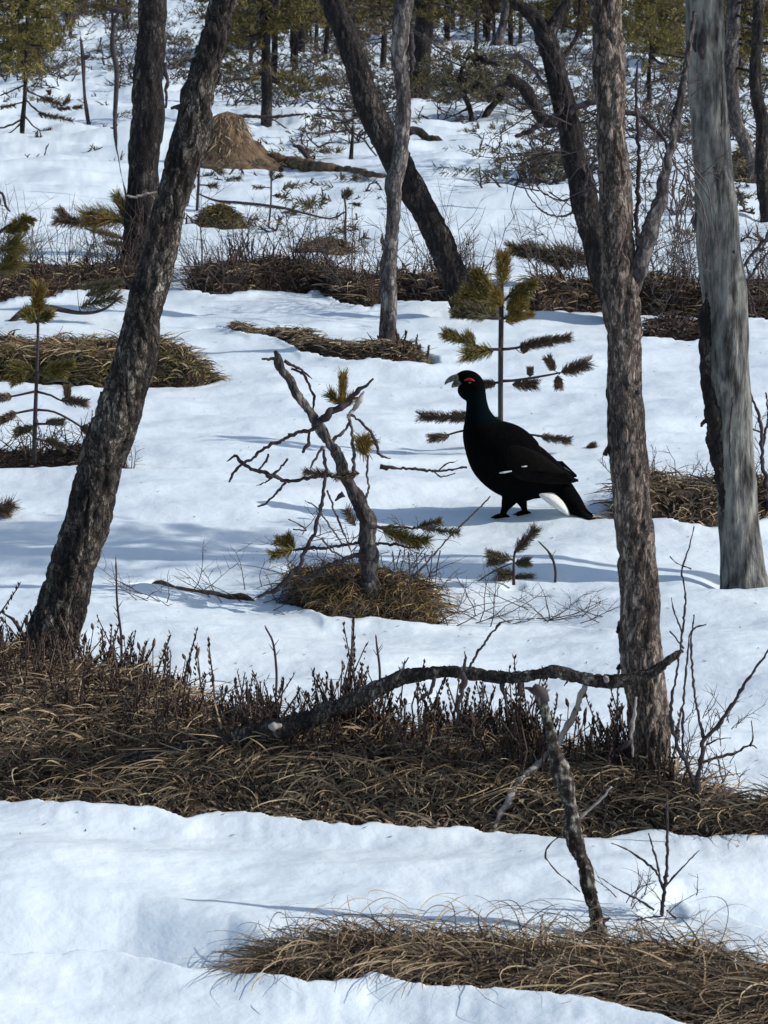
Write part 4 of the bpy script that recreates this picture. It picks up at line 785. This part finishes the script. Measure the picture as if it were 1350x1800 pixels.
shrub('bare_shrub', 'small bare dark shrub on the snow by the lichen spotted stem', GS(1165, 1608), [[(1163,1608,8),(1166,1575,8),(1170,1545,7),(1172,1500,6),(1173,1460,4),(1172,1410,3)], [(1167,1565,6),(1152,1530,5),(1120,1505,4),(1095,1490,3),(1075,1482,2)], [(1168,1560,5),(1190,1535,4),(1212,1512,3),(1230,1494,2)], [(1160,1540,4),(1150,1500,4),(1140,1465,3)], [(1150,1600,4),(1120,1580,4),(1090,1565,3),(1050,1540,2)], [(1172,1600,4),(1200,1625,4),(1240,1650,4),(1290,1665,3)], [(1166,1610,4),(1130,1615,3),(1090,1625,2)], [(1200,1625,3),(1225,1610,2)]], Ys, 14, (1080, 1560, 1230, 1640))
Ys = G(1340, 900)[1]
shrub('bare_shrub', 'thin bare shrub at the right edge beside the thick grey dead trunk', GS(1345, 930), [[(1352,930,10),(1346,850,8),(1340,800,7),(1336,740,6),(1322,700,4),(1316,680,2)], [(1340,790,5),(1350,730,4),(1346,690,3)], [(1338,760,4),(1325,755,3),(1318,750,2)]], Ys, 14, (1325, 700, 1350, 900))
Ys = G(1330, 560)[1]
shrub('bare_shrub', 'dark bent twigs at the right edge above the heather band', GS(1330, 560), [[(1296,480,9),(1312,460,7),(1335,430,6),(1360,395,5)], [(1312,500,5),(1330,470,5),(1352,440,4)], [(1330,560,5),(1318,520,4),(1296,480,5)]], Ys, 10, (1310, 430, 1350, 540))
# tall single weed stalks standing out of the front hummock
for (x, y0, y1, lb) in ((430,1290,990,'tallest'),):
    pass
stalks = [(213,1180,(213,1120),(206,1060),(204,995),'tall thin weed stalk right of the near left pine foot'), (612,1235,(614,1190),(620,1140),(622,1095),'thin upright stalk below the golden tussock'),
          (485,1215,(486,1180),(480,1130),(468,1105),'thin bent stalk on the front hummock left of the fallen branch middle'), (668,1190,(667,1170),(663,1140),(661,1120),'short seed headed stalk above the fallen branch'),
          (976,1015,(976,1000),(968,975),(950,955),'single curved grass stalk on the snow right of the tiny seedling'), (1173,1470,(1173,1440),(1173,1420),(1172,1400),'short upright stalk in front of the brown trunk foot')]
for (x, y, a, b2, c2, lb) in stalks:
    o_ = GS(x, y+10); r_ = thing('weed_stalk', o_, lb, 'stalk'); b_ = MB(); Yq = o_[1]
    pts, rad = path([(x, y+10, 4.5), (*a, 4.5), (*b2, 4), (*c2, 2.5)], Yq); b_.tube(pts, rad, 6, .02); st_o = b_.build('stem', M['twig'], r_)
    b_ = MB()
    for t_ in (.5, .7, .85): 
        q = pts[1]+(pts[2]-pts[1])*t_; b_.tube([q, q+np.array([random.choice((-1, 1))*.02, 0, .03])], [.002, .0008], 4)
    b_.tube([pts[-2]+(pts[-1]-pts[-2])*.4, pts[-1], pts[-1]+(pts[-1]-pts[-2])*.25], [.0015, .0038, .0008], 6); b_.build('seed_head', M['heath'], r_)

# ------------------------------------------------------------------ root stump with its long root
Yt = G(395, 290)[1]; r_ = thing('uprooted_stump', GS(395, 288), 'reddish brown old root stump with one long root trailing right', 'stump')
pts, rad = path([(403,301,200),(403,292,168),(402,280,132),(401,265,104),(400,247,84),(400,230,72),(400,216,62),(400,206,50),(400,200,30)], Yt); b_ = MB(); b_.tube(pts, rad, 64, .03, bark_disp(.022, .2, 9, .05, 6)); b_.build('stump', M['stump'], r_)
b_ = MB()
for i in range(420):
    t = random.random()**.7*(len(pts)-1.01); j = int(t); c = pts[j]+(pts[j+1]-pts[j])*(t-j); rr_ = rad[j]+(rad[j+1]-rad[j])*(t-j); a = random.uniform(3.0, 6.4)
    q = c+np.array([math.cos(a)*rr_, math.sin(a)*rr_, 0]); b_.ribbons(q[None], np.array([a+random.gauss(0, .9)]), [random.uniform(.05, .14)], [random.uniform(-1.3, -.2)], [.011], 3, [.3])
b_.build('grass_beard', M['straw'], r_)
limb(r_, [(405,250,44),(428,268,46),(455,281,38),(490,286,30),(525,290,24),(560,296,20),(595,299,18),(630,303,15),(660,307,9),(685,310,4)], [G(a_, b_2)[1]-.12 for a_, b_2 in ((405,285),(428,288),(455,290),(490,293),(525,294),(560,298),(595,301),(630,305),(660,308),(685,311))], 'stump', 'root', 28, .012, .04); limb(r_, [(552,300,9),(546,282,9),(534,268,10),(524,258,8),(514,256,4)], Yt-.6, 'twig', 'root'); limb(r_, [(540,272,5),(541,262,4),(535,256,3)], Yt-.6, 'twig_grey', 'root')
limb(r_, [(400,206,6),(430,204,6),(470,206,6),(510,203,5),(540,200,3)], Yt+1.2, 'twig', 'branch')
Yt = G(740, 245)[1]; r_ = thing('fallen_log', GS(745, 250), 'short dark curved log on the snow right of the slender grey tree', 'log')
limb(r_, [(712,250,16),(716,236,16),(726,230,16),(745,238,18),(768,248,16),(785,252,8),(800,248,5),(816,257,3)], Yt, 'bark_dark', 'log', 14, .01, .05)

# ------------------------------------------------------------------ the wood behind
def far_trunk(label, pl, group=None, m='bark_dark', crown=None, cat='tree', name='pine_tree', ycr='far_green', boughs=0, top=None):
    Y = G(pl[0][0], pl[0][1])[1]; r_ = thing(name, G(pl[0][0], pl[0][1]), label, cat, group)
    pts, rad = path(pl, Y); pts = [pts[0]-np.array([0, 0, .3])]+pts; rad = [rad[0]*1.1]+rad
    if top:
        d = pts[-1]-pts[-2]; d /= np.linalg.norm(d); pts.append(pts[-1]+d*top); rad.append(rad[-1]*.35)
    b_ = MB(); b_.tube(pts, rad, 14, .12, bark_disp(.02, .3, 5, .08, random.randint(0, 50))); b_.build('trunk', M[m], r_)
    if crown:
        q = MB(); tb = MB()
        for (x0, y0, x1, y1, n) in crown:
            cx, cy = (x0+x1)/2, (y0+y1)/2
            for k in range(n):
                x = random.uniform(x0, x1); y = random.uniform(y0, y1); dp = random.uniform(-.7, .7)
                e = at(x, y, Y+dp); 
                for _ in range(3):
                    e2 = e+rng.normal(0, .10, 3)*np.array([1.6, 1, .6]); d = np.array([random.gauss(0, 1), random.gauss(0, 1), .4]); d /= np.linalg.norm(d)
                    q.brush(e2, e2+d*.16, .07, 22, .014, .7)
                if k % 4 == 0: 
                    c = np.array([pts[1][0]+(e[0]-pts[1][0])*.1, Y, e[2]+.1]); tb.tube([c, (c+e)/2+np.array([0, 0, -.05]), e], [.03, .02, .01], 5)
        tb.build('limbs', M['twig'], r_); q.build('crown', M[ycr], r_)
    if boughs:
        q = MB()
        for k in range(boughs):
            i = random.uniform(.15, 1); p = pts[1]+(pts[-1]-pts[1])*i; twiggy(q, p, (random.choice((-1, 1)), random.gauss(0, .5), random.gauss(.0, .25)), random.uniform(.4, 1.1), .016, 2, .2)
        q.build('dead_boughs', M['twig'], r_)
    return r_
far_trunk('straight dark trunk on the snow right of the near left pine top', [(468,222,19),(468,170,19),(469,120,18),(466,70,18),(464,0,16)], crown=[(385,-20,550,70,80),(390,60,450,150,18),(480,120,560,170,12)], top=3)
far_trunk('thick dark mossy trunk standing behind the slender grey tree', [(736,175,42),(738,130,36),(742,80,34),(747,30,32),(750,-20,30)], crown=[(640,-20,830,30,50),(715,140,790,190,16)], ycr='far_green', boughs=5, top=3)
far_trunk('small dark spruce pole at the left edge with drooping boughs', [(39,238,11),(41,190,9),(45,140,7),(46,100,6)], crown=[(-20,-10,100,70,75),(-20,60,80,130,46)], top=2, ycr='needle')
Yq = G(39, 238)[1]; r0 = bpy.context.scene.objects['pine_tree.008'] if 'pine_tree.008' in bpy.data.objects else None
def far_bough(label, pls, tufts, Y, base, name='pine_bough'):
    r_ = thing(name, base, label, 'bough'); 
    for pl_ in pls: limb(r_, pl_, Y, 'twig', 'branch', 6, .002, .05)
    for (x0, y0, x1, y1, wd) in tufts:
        q = MB(); a = at(x0, y0, Y); c = at(x1, y1, Y); q.brush(a, c, wd*mpp(Y)/1.5, 110, .012); q.build('needles', M['needle_brown'], r_)
rr = [o for o in bpy.data.objects if o.get('label', '').startswith('small dark spruce pole')][0]
for pl_ in ([(40,155,4),(60,165,4),(90,180,3),(110,185,3)], [(40,170,4),(55,185,4),(75,200,4),(100,208,3)], [(42,150,4),(20,160,3),(0,168,3)], [(38,210,4),(15,222,4),(-5,225,3)], [(40,200,3),(60,222,3),(75,232,2)], [(38,215,3),(20,232,2),(0,236,2)], [(40,180,3),(15,186,3),(0,192,3)]):
    limb(rr, pl_, Yq, 'twig', 'bough', 6, .002, .05)
brushes(rr, [(70,172,105,182,14),(88,168,86,160,8),(110,186,120,175,9),(100,192,122,190,8),(65,200,95,206,9),(90,204,126,212,10),(126,190,142,188,8),(70,232,88,230,10),(0,188,25,186,8)], Yq, 'needle_brown', 80, .012, 'needles')
far_trunk('thin crooked dead pole with a knob at mid height, upper left snow', [(156,214,9),(150,170,7),(146,108,7),(143,75,4),(138,38,3)], cat='dead pole', name='dead_pole', m='twig')
rr = [o for o in bpy.data.objects if o.get('label', '').startswith('thin crooked dead pole')][0]; limb(rr, [(146,104,6),(152,100,8),(158,99,5)], G(156, 214)[1], 'twig', 'knob', 6, .002, .05)
far_trunk('short leaning dead stick on the upper left snow', [(170,101,5),(173,85,4),(178,66,3)], cat='dead stick', name='dead_stick', m='twig')
far_trunk('tall thin sinuous dead stem rising left of the straight dark trunk', [(222,350,4),(216,320,5),(208,280,6),(202,220,7),(204,170,8),(205,120,8),(198,85,9),(200,50,8),(208,18,8)], cat='dead stem', name='slender_dead_tree', m='twig')
rr = [o for o in bpy.data.objects if o.get('label', '').startswith('tall thin sinuous')][0]; Yq = G(222, 350)[1]
limb(rr, [(197,98,4),(188,102,4),(178,105,2)], Yq, 'twig', 'branch', 6, .001, .05); limb(rr, [(186,14,5),(200,18,11),(216,20,11),(228,16,4)], Yq, 'twig', 'broken_top', 8, .006, .05); limb(rr, [(206,218,3),(202,226,3),(194,224,2)], Yq, 'twig', 'branch', 6, .001, .05)
far_trunk('grey leaning trunk at the top left between the small spruces', [(108,72,20),(98,45,18),(90,15,16),(86,-20,16)], m='grey_bark', top=3)
far_trunk('dark narrow spruce pole just right of the left edge spruce', [(67,138,8),(68,100,8),(68,50,7),(68,0,6)], crown=[(50,30,90,110,22)], top=2, boughs=5)
far_trunk('thin dark sapling trunk under the diagonal leaning tree', [(617,280,9),(620,240,6),(622,190,4),(622,140,3)], boughs=7)
brs = [(515,112,9,'left'), (532,110,12,'right')]
far_trunk('left one of two close dark trunks at top centre', [(515,115,9),(515,70,9),(514,20,8),(512,-20,8)], top=2, crown=[(480,-20,700,35,60)])
far_trunk('right one of two close dark trunks at top centre', [(530,110,13),(531,70,12),(532,20,11),(532,-20,10)], top=2)
far_trunk('thin dark trunk left of the top of the diagonal leaning tree', [(568,130,9),(572,90,8),(575,50,7),(576,0,6)], top=2, boughs=3)
far_trunk('thin pole between slender grey tree and forked tree at top', [(837,100,8),(838,60,8),(840,20,7),(843,-20,6)], top=2, boughs=5)
far_trunk('grey trunk flaring at its foot near the top of the forked tree', [(872,82,26),(880,60,17),(886,35,14),(889,0,14),(890,-30,13)], m='grey_bark', top=3)
far_trunk('dark pole right of centre behind the upper forked tree', [(985,110,10),(1015,60,9),(1020,10,9)], top=2, crown=[(900,-20,1060,60,70)])
far_trunk('slim dark trunk directly left of the upper grey dead trunk', [(1140,190,10),(1142,120,9),(1145,50,8),(1148,-20,8)], crown=[(1088,-20,1205,85,95),(1150,60,1210,140,22)], top=2, ycr='needle', boughs=6)
far_trunk('crooked pine with green crown directly right of the upper grey dead trunk', [(1300,150,12),(1298,100,12),(1302,40,11),(1306,-20,10)], crown=[(1270,-20,1370,80,110),(1280,60,1370,145,40)], top=2, ycr='needle', boughs=5)
far_trunk('small crooked pine between slender grey tree and forked tree', [(828,204,9),(820,175,10),(808,150,8),(812,120,6),(825,100,4)], crown=[(770,85,910,180,70)], ycr='needle_dark', boughs=9)
far_trunk('leaning mossy stem below the small crooked pine at upper centre', [(852,205,13),(868,185,13),(882,165,13),(893,145,11)], m='bark_dark', boughs=2)
# the anonymous rest, by zones between landmarks
zones = [((100, 240, 18, 62), 'small far tree at top left beyond the thin crooked dead pole', 10, 'far trees at top left'),
         ((390, 560, 40, 125), 'small far tree at top centre behind the reddish brown stump', 17, 'far trees behind the stump'),
         ((590, 720, 30, 150), 'small far tree behind the diagonal leaning tree top', 15, 'far trees behind the leaning tree'),
         ((760, 1050, 25, 85), 'small far tree behind the forked dark tree', 22, 'far trees behind the forked tree'),
         ((1100, 1350, 30, 130), 'small far tree at top right behind the grey dead trunk', 17, 'far trees at top right')]
far_list = []
def small_far(kind):
    r_ = thing('small_tree', (0, 0, 0), 'x', 'tree'); h = (2.6, 1.7, 3.6)[kind]
    b_ = MB(); b_.tube([(0, 0, -.3), (.05, 0, h*.4), (-.04, 0, h*.75), (.02, 0, h)], [.06, .045, .03, .01], 8, .2); b_.build('trunk', M['bark_dark'], r_)
    q = MB(); t_ = MB()
    for i in range((80, 64, 70)[kind]):
        z = h*random.uniform(.28, 1); a = random.uniform(0, 6.28); l = (1.05-z/h*.8)*random.uniform(.3, .9); e = np.array([math.cos(a)*l, math.sin(a)*l, z-.12*l]); c = np.array([0, 0, z])
        if i % 2 == 0: t_.tube([c, (c+e)/2, e], [.016, .011, .005], 4)
        if random.random() < (.8, .9, .25)[kind]:
            for _ in range(3): s_ = e+rng.normal(0, .07, 3); q.brush(s_, s_+np.array([math.cos(a), math.sin(a), .2])*.16, .075, 24, .018)
    t_.build('limbs', M['twig'], r_); q.build('crown', M[('far_green', 'needle_brown', 'needle_dark')[kind]], r_); return r_
protos = [small_far(k) for k in range(3)]; used = [False]*3
for (x0, x1, y0, y1), lb, n, gp in zones:
    for i in range(n):
        k = random.choice((0, 1, 2, 2)); g = G(random.uniform(x0, x1), random.uniform(y0, y1)); s_ = random.uniform(.6, 1.25); rz = random.uniform(0, 6.28)
        if not used[k]: o = protos[k]; used[k] = True
        else:
            o = protos[k].copy(); col.objects.link(o)
            for ch in protos[k].children: c = ch.copy(); col.objects.link(c); c.parent = o
        o.location = tuple(g); o.rotation_euler = (0, 0, rz); o.scale = (s_, s_, s_); tag(o, lb, 'tree', gp); far_list.append((gp, ('bushy dark green', 'low brown needled', 'nearly bare thin')[k], g[0]/g[1], o, lb))
ORD = 'leftmost,second,third,fourth,fifth,sixth,seventh,eighth,ninth,tenth,eleventh,twelfth,thirteenth,fourteenth,fifteenth,sixteenth'.split(',')
for gp, kd in sorted({(f[0], f[1]) for f in far_list}):
    L_ = sorted([f for f in far_list if f[0] == gp and f[1] == kd], key=lambda f: f[2])
    for i, f in enumerate(L_):
        nm = kd+' one'; f[3]['label'] = f"{kd} tree, {ORD[i] if i == 0 else ORD[i]+' from left'} of the {gp}"
# low brush showing through the far snow
b_ = MB(); c_ = MB()
def scrub(x0, x1, y0, y1, n, hs=(.2, .6)):
    for k in range(n):
        g = G(random.uniform(x0, x1), random.uniform(y0, y1)); h = random.uniform(*hs)
        for _ in range(3): twiggy(b_, g+np.array([random.gauss(0, .12), 0, -.03]), (random.gauss(0, 1), random.gauss(0, .4), random.uniform(.15, 1.)), h, .014, 1, .3)
        if random.random() < .42:
            for _ in range(5):
                s_ = g+np.array([random.gauss(0, .22), random.gauss(0, .2), random.uniform(.05, h)]); c_.brush(s_, s_+np.array([random.gauss(0, .22), 0, .04]), .05, 26, .013)
scrub(320, 720, -10, 40, 130); scrub(720, 1350, -10, 60, 200); scrub(1090, 1350, 60, 160, 60); scrub(60, 240, -10, 30, 80); scrub(380, 720, 25, 195, 230); scrub(700, 1060, 40, 205, 200); scrub(1090, 1350, 70, 260, 110); scrub(-20, 130, 60, 150, 90); scrub(100, 240, 5, 55, 60); scrub(200, 330, 50, 150, 90); scrub(900, 1060, 210, 330, 60, (.15, .4)); scrub(540, 700, 190, 250, 30, (.2, .5)); scrub(70, 200, 95, 135, 6); scrub(0, 220, 130, 330, 14, (.08, .2)); scrub(340, 660, 250, 430, 26, (.06, .18)); scrub(860, 1060, 200, 330, 26, (.1, .3)); scrub(1180, 1350, 200, 470, 26, (.08, .25))
cover('distant_brush', b_, M['twig'], 'bare twiggy brush through the snow under the far trees')
cover('distant_low_needles', c_, M['needle_dark'], 'low brown and olive growth in the snow under the far trees')

# pine standing outside the picture on the right; its crown throws the soft blue shade on the snow at left
for (bx, by, z0, z1, rr_) in ((3.1, 12.65, 2.3, 3.9, .55),):
    r_ = thing('pine_tree', (bx, by, float(Zb(bx, by))), 'tall pine standing outside the view on the right', 'tree')
    r_['label'] = 'slim low pine outside the view, right of the grey dead trunk' if bx < 5 else 'taller pine outside the view, farther off to the right'; b_ = MB(); b_.tube([(bx, by, -.2), (bx+.05, by, z0*.6), (bx, by, z1)], [.05, .04, .015], 16, .05, bark_disp(.01)); b_.build('trunk', M['bark'], r_); pine_crown(r_, (bx, by, z0), (bx, by, z1), rr_, 150)

for o in bpy.data.objects:
    if '_o' in o: del o['_o']
